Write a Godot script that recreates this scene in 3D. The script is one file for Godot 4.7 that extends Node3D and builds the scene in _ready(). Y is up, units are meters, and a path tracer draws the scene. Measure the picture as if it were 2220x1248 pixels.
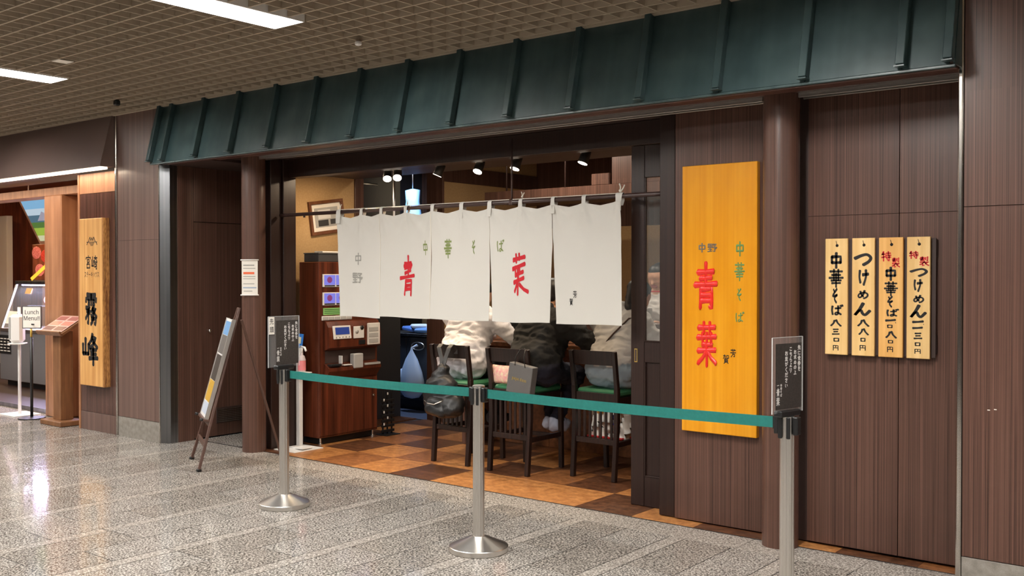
extends Node3D
# A noodle shop front in an indoor concourse. x runs along the facade, -z into the shops, y up, metres.

var M := {}
var taken := {}
const CEIL := 3.16
# lamp strengths
const E_CEIL := 10.2
const E_SPOT := 1.0
const E_KITCHEN := 7.0
const E_COUNTER_FILL := 2.2
const E_STRIP := 1.1
const E_ADDED_DOWN := 1.15
const E_NEIGH := 3.2

func _ready() -> void:
	# ---------------------------------------------------------------- camera, world, large lights
	var cam := Camera3D.new()
	cam.name = "camera"
	cam.position = Vector3(0, 1.6, 0)
	cam.rotation = Vector3(-0.01433, 0.67465, 0)
	cam.fov = 2.0 * rad_to_deg(atan(624.0 / 2163.0))
	cam.near = 0.05
	cam.far = 80.0
	add_child(cam)
	cam.current = true
	var we := WorldEnvironment.new()
	we.name = "world"
	var env := Environment.new()
	env.background_mode = Environment.BG_COLOR
	env.background_color = Color(0.02, 0.02, 0.022)
	env.tonemap_mode = Environment.TONE_MAPPER_LINEAR
	env.tonemap_exposure = 1.0
	env.sdfgi_enabled = true
	env.ssao_enabled = true
	env.ssil_enabled = true
	we.environment = env
	add_child(we)
	materials()
	build_setting()
	build_front()
	build_interior()
	build_stools_people()
	build_queue()
	build_neighbour()
	build_lamps()

# -------------------------------------------------------------------- helpers: nodes
func numbered(n: String) -> String:
	if not taken.has(n):
		taken[n] = 0
		return n
	taken[n] += 1
	return "%s_%03d" % [n, taken[n]]

func tag(o: Node, label := "", category := "", group := "", kind := "") -> Node:
	if label: o.set_meta("label", label)
	if category: o.set_meta("category", category)
	if group: o.set_meta("group", group)
	if kind: o.set_meta("kind", kind)
	return o

func thing(called: String, at: Vector3, label: String, category: String, group := "", turn := 0.0) -> Node3D:
	var o := Node3D.new()
	o.name = numbered(called)
	o.position = at
	o.rotation.y = turn
	add_child(o)
	tag(o, label, category, group)
	return o

func struct(called: String, label := "") -> Node3D:
	var o := Node3D.new()
	o.name = numbered(called)
	add_child(o)
	tag(o, label, "", "", "structure")
	return o

func inst(called: String, mesh: Mesh, mat: Material, parent: Node, at := Vector3.ZERO) -> MeshInstance3D:
	var m := MeshInstance3D.new()
	m.name = called if parent != self else numbered(called)
	m.mesh = mesh
	m.material_override = mat
	m.position = at
	parent.add_child(m, true)
	return m

func put(called: String, st: SurfaceTool, mat: Material, parent: Node, at := Vector3.ZERO) -> MeshInstance3D:
	st.generate_normals()
	return inst(called, st.commit(), mat, parent, at)

# a part authored in world coordinates under a thing that stands elsewhere
func wput(called: String, st: SurfaceTool, mat: Material, parent: Node3D) -> MeshInstance3D:
	var base := Vector3.ZERO
	var p: Node = parent
	while p != self:
		base += (p as Node3D).position
		p = p.get_parent()
	return put(called, st, mat, parent, -base)

# -------------------------------------------------------------------- helpers: shapes
func mb(smooth := false) -> SurfaceTool:
	var st := SurfaceTool.new()
	st.begin(Mesh.PRIMITIVE_TRIANGLES)
	st.set_smooth_group(0 if smooth else -1)
	return st

func tri(st: SurfaceTool, a: Vector3, b: Vector3, c: Vector3, mid: Vector3) -> void:
	var n := (a - c).cross(a - b)
	if n.dot((a + b + c) / 3.0 - mid) < 0.0:
		var t := b
		b = c
		c = t
	st.add_vertex(a)
	st.add_vertex(b)
	st.add_vertex(c)

func quad(st: SurfaceTool, a: Vector3, b: Vector3, c: Vector3, d: Vector3, mid: Vector3) -> void:
	tri(st, a, b, c, mid)
	tri(st, a, c, d, mid)

# chamfered box, centre c, full size s, chamfer e, optional basis
func box(st: SurfaceTool, c: Vector3, s: Vector3, e := 0.0, bs := Basis.IDENTITY) -> void:
	var h := s * 0.5
	if e <= 0.0:
		var p := []
		for i in 8:
			p.append(c + bs * Vector3(h.x * (1 if i & 1 else -1), h.y * (1 if i & 2 else -1), h.z * (1 if i & 4 else -1)))
		for f in [[0, 1, 3, 2], [4, 5, 7, 6], [0, 1, 5, 4], [2, 3, 7, 6], [0, 2, 6, 4], [1, 3, 7, 5]]:
			quad(st, p[f[0]], p[f[1]], p[f[2]], p[f[3]], c)
		return
	e = minf(e, minf(h.x, minf(h.y, h.z)) * 0.9)
	var q := []
	for i in 8:
		var sg := Vector3(1 if i & 1 else -1, 1 if i & 2 else -1, 1 if i & 4 else -1)
		var v := sg * h
		q.append([c + bs * (v - sg * Vector3(0, e, e)), c + bs * (v - sg * Vector3(e, 0, e)), c + bs * (v - sg * Vector3(e, e, 0))])
	for ax in 3:
		var b1 := 1 << ax
		var b2 := 1 << ((ax + 1) % 3)
		var b3 := 1 << ((ax + 2) % 3)
		for s1 in [0, b1]:
			quad(st, q[s1][ax], q[s1 | b2][ax], q[s1 | b2 | b3][ax], q[s1 | b3][ax], c)
		for s2 in [0, b2]:
			for s3 in [0, b3]:
				var i: int = s2 | s3
				quad(st, q[i][(ax + 1) % 3], q[i | b1][(ax + 1) % 3], q[i | b1][(ax + 2) % 3], q[i][(ax + 2) % 3], c)
	for i in 8:
		tri(st, q[i][0], q[i][1], q[i][2], c)

func lohi(st: SurfaceTool, a: Vector3, b: Vector3, e := 0.0) -> void:
	box(st, (a + b) * 0.5, (b - a).abs(), e)

func bxm(a: Vector3, b: Vector3, e := 0.0) -> SurfaceTool:
	var st := mb()
	lohi(st, a, b, e)
	return st

# square beam from a to b, width w across side, depth d
func beam(st: SurfaceTool, a: Vector3, b: Vector3, w: float, d: float, side := Vector3.RIGHT, e := 0.0) -> void:
	var y := (b - a).normalized()
	var z := side.cross(y).normalized()
	var x := y.cross(z).normalized()
	box(st, (a + b) * 0.5, Vector3(w, a.distance_to(b), d), e, Basis(x, y, z))

# swept tube along points
func tube(st: SurfaceTool, pts: Array, r, seg := 8, caps := true) -> void:
	var rings := []
	var up := Vector3.UP
	var first: Vector3 = (pts[1] - pts[0]).normalized()
	if absf(first.dot(up)) > 0.95:
		up = Vector3.RIGHT
	var x := first.cross(up).normalized()
	for i in pts.size():
		var d: Vector3
		if i == 0: d = pts[1] - pts[0]
		elif i == pts.size() - 1: d = pts[i] - pts[i - 1]
		else: d = pts[i + 1] - pts[i - 1]
		d = d.normalized()
		x = (x - d * x.dot(d)).normalized()
		var y := d.cross(x)
		var rr: float = r[i] if r is Array else r
		var ring := []
		for k in seg:
			var an := TAU * k / seg
			ring.append(pts[i] + (x * cos(an) + y * sin(an)) * rr)
		rings.append(ring)
	for i in pts.size() - 1:
		var mid: Vector3 = (pts[i] + pts[i + 1]) * 0.5
		for k in seg:
			quad(st, rings[i][k], rings[i][(k + 1) % seg], rings[i + 1][(k + 1) % seg], rings[i + 1][k], mid)
	if caps:
		for e in [[0, 1], [pts.size() - 1, pts.size() - 2]]:
			for k in seg:
				tri(st, pts[e[0]], rings[e[0]][k], rings[e[0]][(k + 1) % seg], pts[e[1]])

# lathe about the vertical through c: profile of Vector2(radius, height); each step its own smoothing unless soft
func lathe(st: SurfaceTool, c: Vector3, prof: Array, seg := 24, soft := false, squash := 1.0) -> void:
	for i in prof.size() - 1:
		st.set_smooth_group(0 if soft else i + 1)
		var a: Vector2 = prof[i]
		var b: Vector2 = prof[i + 1]
		var nn := Vector2(b.y - a.y, a.x - b.x)
		for k in seg:
			var t0 := TAU * k / seg
			var t1 := TAU * (k + 1) / seg
			var p := [c + Vector3(a.x * cos(t0), a.y, a.x * sin(t0) * squash), c + Vector3(a.x * cos(t1), a.y, a.x * sin(t1) * squash),
				c + Vector3(b.x * cos(t1), b.y, b.x * sin(t1) * squash), c + Vector3(b.x * cos(t0), b.y, b.x * sin(t0) * squash)]
			var tm := (t0 + t1) * 0.5
			var out := Vector3(nn.x * cos(tm), nn.y, nn.x * sin(tm))
			var mid: Vector3 = (p[0] + p[2]) * 0.5 - out.normalized()
			if a.x > 0.00001:
				tri(st, p[0], p[1], p[2], mid)
			if b.x > 0.00001:
				tri(st, p[0], p[2], p[3], mid)

# straight prism: polygon of Vector2 (ordered), mapped with origin o and axes u, v, extruded along w
func prism(st: SurfaceTool, poly: Array, o: Vector3, u: Vector3, v: Vector3, w: Vector3) -> void:
	var ctr := Vector2.ZERO
	for p in poly: ctr += p
	ctr /= poly.size()
	var mid: Vector3 = o + u * ctr.x + v * ctr.y + w * 0.5
	var idx := Geometry2D.triangulate_polygon(PackedVector2Array(poly))
	for e in [Vector3.ZERO, w]:
		var inner: Vector3 = o + w * 0.5
		for i in range(0, idx.size(), 3):
			var q := []
			for k in 3: q.append(o + u * poly[idx[i + k]].x + v * poly[idx[i + k]].y + e)
			tri(st, q[0], q[1], q[2], (q[0] + q[1] + q[2]) / 3.0 - (e - w * 0.5))
	for i in poly.size():
		var a: Vector2 = poly[i]
		var b: Vector2 = poly[(i + 1) % poly.size()]
		var pa := o + u * a.x + v * a.y
		var pb := o + u * b.x + v * b.y
		var nrm := (pb - pa).cross(w)
		var probe := (a + b) * 0.5 + Vector2(b.y - a.y, a.x - b.x).normalized() * 0.0005
		var outw: Vector3 = u * (b.y - a.y) + v * (a.x - b.x)
		if Geometry2D.is_point_in_polygon(probe, PackedVector2Array(poly)): outw = -outw
		quad(st, pa, pb, pb + w, pa + w, (pa + pb) * 0.5 + w * 0.5 - outw.normalized())

func ball(st: SurfaceTool, c: Vector3, r: Vector3, seg := 12, rings := 8) -> void:
	for i in rings:
		var a0 := PI * i / rings
		var a1 := PI * (i + 1) / rings
		for k in seg:
			var t0 := TAU * k / seg
			var t1 := TAU * (k + 1) / seg
			var p := []
			for q in [[a0, t0], [a0, t1], [a1, t1], [a1, t0]]:
				p.append(c + r * Vector3(sin(q[0]) * cos(q[1]), cos(q[0]), sin(q[0]) * sin(q[1])))
			if i > 0: tri(st, p[0], p[1], p[2], c)
			if i < rings - 1: tri(st, p[0], p[2], p[3], c)

# parametric sheet with thickness: f(u, v) -> Vector3, closed on both faces and the rim
func sheet(st: SurfaceTool, f: Callable, nu: int, nv: int, thick: Vector3) -> void:
	var g := []
	for i in nu + 1:
		var row := []
		for j in nv + 1: row.append(f.call(float(i) / nu, float(j) / nv))
		g.append(row)
	for i in nu:
		for j in nv:
			var c: Vector3 = (g[i][j] + g[i + 1][j + 1]) * 0.5
			st.set_smooth_group(0)
			quad(st, g[i][j], g[i + 1][j], g[i + 1][j + 1], g[i][j + 1], c + thick * 0.5)
			st.set_smooth_group(1)
			quad(st, g[i][j] + thick, g[i + 1][j] + thick, g[i + 1][j + 1] + thick, g[i][j + 1] + thick, c + thick * 0.5)
	st.set_smooth_group(-1)
	for i in nu:
		for j in [0, nv]:
			var m: Vector3 = (g[i][j] + g[i + 1][j]) * 0.5 + (g[i][1 if j == 0 else nv - 1] - g[i][j])
			quad(st, g[i][j], g[i + 1][j], g[i + 1][j] + thick, g[i][j] + thick, m)
	for j in nv:
		for i in [0, nu]:
			var m2: Vector3 = (g[i][j] + g[i][j + 1]) * 0.5 + (g[1 if i == 0 else nu - 1][j] - g[i][j])
			quad(st, g[i][j], g[i][j + 1], g[i][j + 1] + thick, g[i][j] + thick, m2)

# -------------------------------------------------------------------- helpers: brush lettering
const GLYPH := {
	"中": "18 28 18 66/18 28 82 27 82 66/18 65 82 64/50 4 50 98", "口": "24 24 26 78/24 24 78 22 76 78/26 76 76 75",
	"円": "20 20 20 90/20 20 80 20 80 88/20 54 80 54/50 20 50 54", "一": "10 52 50 50 90 45", "三": "22 24 78 21/28 52 72 49/12 82 88 78",
	"八": "40 20 32 52 10 82/52 14 66 50 92 84", "、": "42 30 58 58",
	"つ": "5 46 40 28 70 22 90 42 80 66 50 88", "け": "20 15 16 50 24 82/42 38 88 34/68 12 68 50 50 94",
	"め": "28 22 36 52 52 74/62 14 48 56 24 82 12 66 24 44 54 34 80 42 86 62 74 80 54 90",
	"ん": "54 6 34 48 6 92 28 62 42 58 50 78 66 88 92 58", "そ": "30 10 40 26/68 6 20 52 74 44 44 60 44 76 62 94",
	"ば": "18 15 14 50 20 86/40 34 82 30/62 12 62 60 58 82 42 86 40 74 56 68 84 84/80 8 86 18/92 4 97 14",
	"華": "10 14 90 14/36 3 36 26/64 3 64 26/22 33 78 33/5 49 95 48/36 33 36 62/64 33 64 62/18 63 82 62/22 77 78 76/50 24 50 99",
	"青": "18 22 82 20/28 35 74 33/6 49 94 46/50 2 50 48/30 58 28 98/30 58 74 57 74 96 66 95/30 71 72 70/30 83 72 82",
	"葉": "10 15 90 13/36 3 36 25/64 3 64 25/6 37 94 34/30 27 30 54/50 27 50 52/70 27 70 50/30 53 76 52/8 67 92 64/50 54 50 100/48 67 30 83 8 95/52 66 70 82 94 94",
	"野": "8 10 8 46/8 10 46 10 46 46/8 28 46 28/8 46 46 46/27 10 27 88/10 66 44 66/4 90 48 86/56 12 90 12 70 32/62 24 76 36/54 47 95 46 84 62/74 46 74 92 60 86",
	"芳": "12 16 88 16/36 5 36 26/64 5 64 26/50 30 50 42/8 47 92 45/46 46 40 70 16 96/46 63 74 62 70 92 58 88",
	"賀": "10 16 44 16 40 42 32 38/28 4 24 26 8 46/60 12 60 42/60 12 88 12 88 42/60 40 88 40/28 50 28 84/28 50 72 50 72 84/28 62 72 62/28 73 72 73/28 84 72 84/38 86 18 99/62 86 84 98",
	"特": "18 14 10 36/8 32 40 30/24 6 24 96/6 62 42 54/48 22 92 22/70 6 70 40/44 42 96 42/46 60 94 60/78 44 78 94 66 88/56 68 62 80",
	"製": "14 12 50 12/10 24 54 24/32 4 32 48/18 32 18 46/18 32 46 32 46 44/64 10 64 36/82 4 82 46 76 42/50 50 50 58/10 60 90 60/46 62 30 76 8 86/34 74 34 96 50 90/54 62 68 80 94 94/76 66 62 76",
	"宮": "50 4 50 14/12 30 14 18 88 18 84 30/34 34 34 52/34 34 66 34 66 52/34 52 66 52/50 52 42 64/26 66 26 96/26 66 74 66 74 96/26 94 74 94",
	"崎": "22 10 22 72/6 30 6 72/6 72 38 72/38 34 38 76/46 18 96 18/70 4 60 30 46 38/72 22 90 38/44 46 98 46/54 58 54 80/54 58 76 58 76 78/54 78 76 78/86 46 86 94 74 90",
	"霧": "16 8 84 8/10 30 10 20 90 20 86 30/50 8 50 40/26 26 38 29/26 36 38 39/62 26 76 29/62 36 76 39/8 48 40 48 24 58/14 58 44 58 38 66/28 58 28 96 20 92/26 64 6 82/66 44 52 60/56 52 86 52 64 68 48 74/60 56 92 76/50 82 88 80 82 98 74 94/68 74 60 90 46 98",
	"峰": "20 18 20 66/4 36 4 66/4 66 38 66/38 36 38 68/64 4 54 24 42 36/60 16 84 16 68 36 46 48/60 22 94 46/50 54 88 52/52 66 86 66/42 80 96 78/68 46 68 100",
	"ス": "20 18 76 18 56 56 12 90/56 58 88 90", "テ": "26 14 76 14/10 40 90 40/52 42 46 72 26 94", "ー": "12 50 88 48", "キ": "18 32 80 24/10 60 90 50/44 6 58 96",
	"ハ": "36 26 12 82/58 20 90 82", "ウ": "50 6 50 22/16 50 16 26 84 26 74 60 38 94",
	"先": "28 8 16 34/24 24 84 22/50 4 50 48/8 48 92 46/38 50 32 78 8 94/60 50 60 88 92 88 92 74", "に": "18 14 14 50 20 88/46 30 82 28/44 76 64 84 88 80",
	"食": "50 4 30 26 6 42/50 4 70 24 96 40/50 22 50 32/28 38 28 92 50 84/28 38 72 38 72 64/28 50 72 50/28 64 72 64/44 66 66 82 92 94/76 70 62 80",
	"券": "30 6 36 18/70 6 62 18/16 24 84 24/8 40 92 40/50 6 42 44 8 66/56 42 92 62/30 64 72 64 66 94 56 90/48 64 42 82 18 98",
	"を": "18 22 78 20/46 6 22 50 46 42 54 66/84 38 36 66 40 88 82 90", "お": "12 30 60 28/34 8 34 80 16 76 20 58 60 44 84 58 80 80 56 88/72 18 88 32",
	"求": "10 26 90 26/50 6 50 92 40 86/72 8 82 18/18 44 32 54/46 56 12 82/76 42 58 54/54 46 92 84", "の": "52 20 44 60 26 80 12 62 22 32 52 18 82 28 88 56 60 86",
	"上": "48 8 48 86/50 42 80 42/8 88 92 88", "こ": "24 22 76 22/22 60 30 82 82 80", "ち": "14 26 82 24/46 6 28 54 60 44 80 60 70 82 36 92",
	"ら": "36 8 60 18/30 28 24 60 56 46 80 58 74 82 36 92", "よ": "52 28 80 26/52 8 52 74 30 84 24 70 46 66 82 86", "り": "28 12 22 44 32 54/68 10 72 48 40 94",
	"並": "30 6 36 18/70 6 62 18/12 26 88 26/38 26 38 86/62 26 62 86/18 44 26 64/82 44 72 64/6 88 94 88", "び": "10 28 42 22 20 56 32 84 58 74 64 30 84 56/80 10 86 20/92 6 97 16",
	"く": "70 8 26 48 72 94", "だ": "12 26 58 24/34 8 14 90/56 46 84 44/52 74 62 86 92 84/76 10 82 22/90 6 96 18", "さ": "12 32 86 26/40 6 70 58 48 54/26 66 34 88 72 90",
	"い": "18 20 18 60 34 80/72 26 84 62", "頭": "8 14 44 14/14 28 14 48/14 28 40 28 40 48/14 48 40 48/16 58 22 72/38 56 32 72/4 84 48 78/52 12 96 12/72 12 66 26/58 26 58 76/58 26 92 26 92 76/58 42 92 42/58 58 92 58/58 76 92 76/66 78 52 96/82 78 98 94",
	"青n": "59 1 58 48/34 20 78 18/30 26 82 23/34 31 78 28/36 44 74 36/4 56 96 49/42 63 34 97/40 63 78 61 74 98/42 74 74 73/42 83 74 82",
	"葉n": "5 15 79 7/25 1 27 21/45 0 46 14/2 37 79 24/20 31 22 55/36 33 36 44/46 30 47 42/20 52 69 43/10 70 72 58/38 54 35 99/31 74 15 92/46 74 72 86 97 92",
	"crest": "6 52 94 52/20 52 34 10/80 52 66 10/34 10 42 40/66 10 58 40/42 40 50 14/58 40 50 14/30 62 70 62/36 72 64 72/40 82 60 82/14 56 6 76/86 56 94 76",
}
const ROUNDS := "つけめんそばにをおのこちらよりびくださいりさ"

func strokes_of(ch: String) -> Array:
	var out := []
	for s in String(GLYPH[ch]).split("/"):
		var nums := s.split(" ")
		var pts := []
		for i in range(0, nums.size(), 2): pts.append(Vector2(float(nums[i]), float(nums[i + 1])) * 0.01)
		if ROUNDS.contains(ch) and pts.size() > 2:
			var fine := []
			for i in pts.size() - 1:
				var p0: Vector2 = pts[maxi(i - 1, 0)]
				var p3: Vector2 = pts[mini(i + 2, pts.size() - 1)]
				for k in 5: fine.append((pts[i] as Vector2).cubic_interpolate(pts[i + 1], p0, p3, k / 5.0))
			fine.append(pts[-1])
			pts = fine
		out.append(pts)
	return out

# one glyph as flat brush strokes (dome = 0) or as raised rounded ones; at(p) takes the unit square, y down, and a height
func glyph(st: SurfaceTool, ch: String, at: Callable, wid: float, dome := 0.0, fine := 0.05) -> void:
	for pts in strokes_of(ch):
		var path := []
		for i in pts.size() - 1:
			var a: Vector2 = pts[i]
			var b: Vector2 = pts[i + 1]
			var n := maxi(1, int(ceil(a.distance_to(b) / fine)))
			for k in n: path.append(a.lerp(b, float(k) / n))
		path.append(pts[-1])
		var d0: Vector2 = (path[0] - path[1]).normalized()
		path.push_front(path[0] + d0 * wid * 0.25)
		var d1: Vector2 = (path[-1] - path[-2]).normalized()
		path.append(path[-1] + d1 * wid * 0.25)
		var total := 0.0
		for i in path.size() - 1: total += path[i].distance_to(path[i + 1])
		var run := 0.0
		var rows := []
		for i in path.size():
			var dir: Vector2 = (path[mini(i + 1, path.size() - 1)] - path[maxi(i - 1, 0)]).normalized()
			var nr := Vector2(-dir.y, dir.x)
			var t := run / total
			var w := wid * 0.5 * (1.06 - 0.22 * sin(t * PI) - 0.12 * t)
			if i == 0: w *= 0.55
			if i == path.size() - 1: w *= 0.4
			if i < path.size() - 1: run += path[i].distance_to(path[i + 1])
			var row := []
			if dome > 0.0:
				for k in 5:
					var s := -1.0 + 0.5 * k
					row.append(at.call(path[i] + nr * w * s, dome * sqrt(maxf(0.0, 1.0 - s * s * 0.98)) - 0.0002 + (0.0 if absf(s) < 1.0 else -dome * 0.14)))
			else:
				row = [at.call(path[i] - nr * w, 0.0), at.call(path[i] + nr * w, 0.0)]
			rows.append(row)
		var below: Vector3 = at.call(Vector2(0.5, 0.5), -1.0) - at.call(Vector2(0.5, 0.5), 0.0)
		for i in rows.size() - 1:
			for k in rows[0].size() - 1:
				quad(st, rows[i][k], rows[i + 1][k], rows[i + 1][k + 1], rows[i][k + 1], (rows[i][k] + rows[i + 1][k + 1]) * 0.5 + below)

# flat or raised glyph on a plane: o is the top left corner of its square, u to the right, v down, n outwards
func letter(called: String, ch: String, o: Vector3, u: Vector3, v: Vector3, n: Vector3, wid: float, mat: Material, parent: Node3D, dome := 0.0) -> MeshInstance3D:
	var st := mb(dome > 0.0)
	var at := func(p: Vector2, h: float) -> Vector3: return o + u * p.x + v * p.y + n * h
	glyph(st, ch, at, wid, dome, 0.12)
	return wput(called, st, mat, parent)

func line_of(called: String, text: String, o: Vector3, u: Vector3, v: Vector3, pitch: Vector3, n: Vector3, wid: float, mat: Material, parent: Node3D, local := false) -> MeshInstance3D:
	var st := mb()
	for i in text.length():
		var oo := o + pitch * i
		var at := func(p: Vector2, h: float) -> Vector3: return oo + u * p.x + v * p.y + n * h
		glyph(st, text[i], at, wid, 0.0, 0.2)
	return put(called, st, mat, parent) if local else wput(called, st, mat, parent)

# -------------------------------------------------------------------- materials
func noise_bytes(w: int, h: int, freq: float, sd: int, stretch := 1, kind := FastNoiseLite.TYPE_SIMPLEX_SMOOTH, oct := 3) -> PackedByteArray:
	var n := FastNoiseLite.new()
	n.seed = sd
	n.noise_type = kind
	n.frequency = freq
	n.fractal_octaves = oct
	var im := n.get_seamless_image(w, maxi(4, h / stretch))
	if stretch > 1: im.resize(w, h, Image.INTERPOLATE_CUBIC)
	im.convert(Image.FORMAT_L8)
	return im.get_data()

# colour picture from layers of noise: mixes c0..c1 by the weighted layers, with contrast
func mix_tex(w: int, h: int, c0: Color, c1: Color, layers: Array, weights: Array, contrast := 1.0) -> ImageTexture:
	var out := PackedByteArray()
	out.resize(w * h * 3)
	var lut := []
	for i in 256: lut.append(c0.lerp(c1, i / 255.0))
	var n := layers.size()
	for i in w * h:
		var v := 0.0
		for k in n: v += layers[k][i] * weights[k]
		v = clampf((v - 127.5) * contrast + 127.5, 0, 255)
		var c: Color = lut[int(v)]
		out[i * 3] = int(c.r * 255)
		out[i * 3 + 1] = int(c.g * 255)
		out[i * 3 + 2] = int(c.b * 255)
	return ImageTexture.create_from_image(Image.create_from_data(w, h, false, Image.FORMAT_RGB8, out))

func plain(c: Color, rough := 0.6, metal := 0.0, spec := 0.5) -> StandardMaterial3D:
	var m := StandardMaterial3D.new()
	m.albedo_color = c
	m.roughness = rough
	m.metallic = metal
	m.metallic_specular = spec
	return m

func textured(t: Texture2D, rough: float, scale: Vector3, tint := Color.WHITE, spec := 0.5) -> StandardMaterial3D:
	var m := plain(tint, rough, 0.0, spec)
	m.albedo_texture = t
	m.uv1_triplanar = true
	m.uv1_world_triplanar = true
	m.uv1_scale = scale
	return m

func glow(c: Color, e: float, base := Color(0.9, 0.9, 0.9)) -> StandardMaterial3D:
	var m := plain(base, 0.5)
	m.emission_enabled = true
	m.emission = c
	m.emission_energy_multiplier = e
	return m

func pane(c: Color, a: float, rough := 0.03) -> StandardMaterial3D:
	var m := plain(Color(c.r, c.g, c.b, a), rough)
	m.transparency = BaseMaterial3D.TRANSPARENCY_ALPHA
	return m

func rgb(r: int, g: int, b: int) -> Color:
	return Color(r / 255.0, g / 255.0, b / 255.0)

func materials() -> void:
	var fine := noise_bytes(512, 512, 0.05, 3, 64)
	var mid := noise_bytes(512, 512, 0.018, 5, 32)
	var w1 := noise_bytes(1024, 512, 0.06, 3, 64)
	var w2 := noise_bytes(1024, 512, 0.012, 5, 16)
	var w3 := noise_bytes(1024, 512, 0.16, 8, 64)
	var cloud := noise_bytes(512, 512, 0.012, 9)
	var grit := noise_bytes(512, 512, 0.35, 11)
	var wood := mix_tex(1024, 512, rgb(56, 36, 29), rgb(124, 90, 76), [w1, w2, w3], [0.36, 0.14, 0.5], 1.45)
	M.walnut = textured(wood, 0.36, Vector3(1.25, 0.4, 1.25))
	M.walnut_sheen_tint = textured(mix_tex(1024, 512, rgb(72, 54, 48), rgb(142, 116, 105), [w1, w2, w3], [0.45, 0.2, 0.35], 1.3), 0.34, Vector3(1.25, 0.4, 1.25))  # walnut made paler and greyer: the wall's sheen is put into the colour
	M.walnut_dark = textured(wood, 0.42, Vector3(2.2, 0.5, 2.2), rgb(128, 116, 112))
	M.orange = textured(mix_tex(512, 512, rgb(220, 142, 10), rgb(242, 170, 42), [fine, mid, cloud], [0.35, 0.35, 0.3], 1.3), 0.28, Vector3(1.3, 0.3, 1.3))
	M.tagwood = textured(mix_tex(256, 256, rgb(222, 176, 108), rgb(248, 212, 150), [noise_bytes(256, 256, 0.05, 21, 32), noise_bytes(256, 256, 0.01, 22)], [0.5, 0.5], 1.2), 0.4, Vector3(2, 0.6, 2))
	M.tagwood_gold = textured(M.tagwood.albedo_texture, 0.4, Vector3(2, 0.6, 2), rgb(250, 232, 205))
	M.slabwood = textured(mix_tex(256, 256, rgb(196, 138, 74), rgb(230, 182, 116), [noise_bytes(256, 256, 0.04, 31, 24), noise_bytes(256, 256, 0.012, 32)], [0.6, 0.4], 1.5), 0.45, Vector3(1.5, 0.4, 1.5))
	M.bark = textured(mix_tex(256, 256, rgb(112, 66, 28), rgb(206, 150, 84), [noise_bytes(256, 256, 0.02, 33, 8), noise_bytes(256, 256, 0.06, 34)], [0.6, 0.4], 2.0), 0.6, Vector3(4, 1, 4))
	M.oak = textured(mix_tex(256, 256, rgb(138, 92, 62), rgb(182, 132, 96), [noise_bytes(256, 256, 0.05, 41, 32), noise_bytes(256, 256, 0.012, 42)], [0.6, 0.4], 1.3), 0.45, Vector3(2, 0.5, 2))
	M.frame_wood = textured(M.oak.albedo_texture, 0.45, Vector3(3, 3, 3), rgb(176, 156, 140))
	M.stand_oak = textured(M.oak.albedo_texture, 0.5, Vector3(3, 1, 3), rgb(196, 190, 170))
	M.mahogany = textured(mix_tex(512, 512, rgb(60, 27, 16), rgb(112, 56, 34), [noise_bytes(512, 512, 0.012, 51, 6), noise_bytes(512, 512, 0.06, 52, 40)], [0.55, 0.45], 1.35), 0.3, Vector3(1.6, 0.7, 1.6))
	M.chair = textured(mix_tex(256, 256, rgb(26, 16, 13), rgb(48, 30, 25), [noise_bytes(256, 256, 0.05, 55, 32)], [1.0], 1.2), 0.35, Vector3(3, 0.8, 3))
	M.counter = textured(mix_tex(256, 256, rgb(92, 54, 30), rgb(150, 96, 58), [noise_bytes(256, 256, 0.02, 57), noise_bytes(256, 256, 0.06, 58)], [0.6, 0.4], 1.6), 0.35, Vector3(1.2, 1.2, 1.2))
	# granite: clustered grains in three greys
	var g5 := noise_bytes(1024, 1024, 0.2, 61, 1, FastNoiseLite.TYPE_SIMPLEX, 2)
	var g2 := noise_bytes(1024, 1024, 0.085, 62, 1, FastNoiseLite.TYPE_SIMPLEX, 2)
	var g3 := noise_bytes(1024, 1024, 0.045, 63)
	var g4 := noise_bytes(1024, 1024, 0.008, 64)
	M.granite = textured(mix_tex(1024, 1024, rgb(80, 76, 72), rgb(216, 209, 199), [g5, g2, g3, g4], [0.32, 0.46, 0.16, 0.06], 3.0), 0.1, Vector3(0.62, 0.62, 0.62))
	M.granite_b = textured(M.granite.albedo_texture, 0.1, Vector3(0.58, 0.58, 0.58), rgb(240, 238, 236))
	M.granite_b.uv1_offset = Vector3(0.37, 0.1, 0.61)
	M.granite_pale = textured(mix_tex(1024, 1024, rgb(98, 92, 86), rgb(226, 218, 207), [g2, g5, g3], [0.4, 0.35, 0.25], 2.3), 0.12, Vector3(0.6, 0.6, 0.6))
	M.joint = plain(rgb(34, 30, 28), 0.8)
	# shop floor tiles: cloudy leather browns
	var lea := noise_bytes(256, 256, 0.02, 71, 1, FastNoiseLite.TYPE_SIMPLEX_SMOOTH, 5)
	var lea2 := noise_bytes(256, 256, 0.06, 72)
	M.tile_light = textured(mix_tex(256, 256, rgb(150, 96, 52), rgb(206, 146, 88), [lea, lea2], [0.6, 0.4], 1.5), 0.35, Vector3(2, 2, 2))
	M.tile_mid = textured(mix_tex(256, 256, rgb(112, 70, 40), rgb(166, 110, 66), [lea, lea2], [0.6, 0.4], 1.5), 0.35, Vector3(2.3, 2.3, 2.3))
	M.tile_dark = textured(mix_tex(256, 256, rgb(66, 40, 26), rgb(116, 75, 48), [lea, lea2], [0.6, 0.4], 1.5), 0.35, Vector3(2.1, 2.1, 2.1))
	M.tile_strip = textured(mix_tex(256, 256, rgb(120, 74, 42), rgb(176, 118, 72), [lea, lea2], [0.6, 0.4], 1.4), 0.4, Vector3(1.4, 1.4, 1.4))
	M.louver = plain(rgb(172, 157, 137), 0.65)
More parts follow.
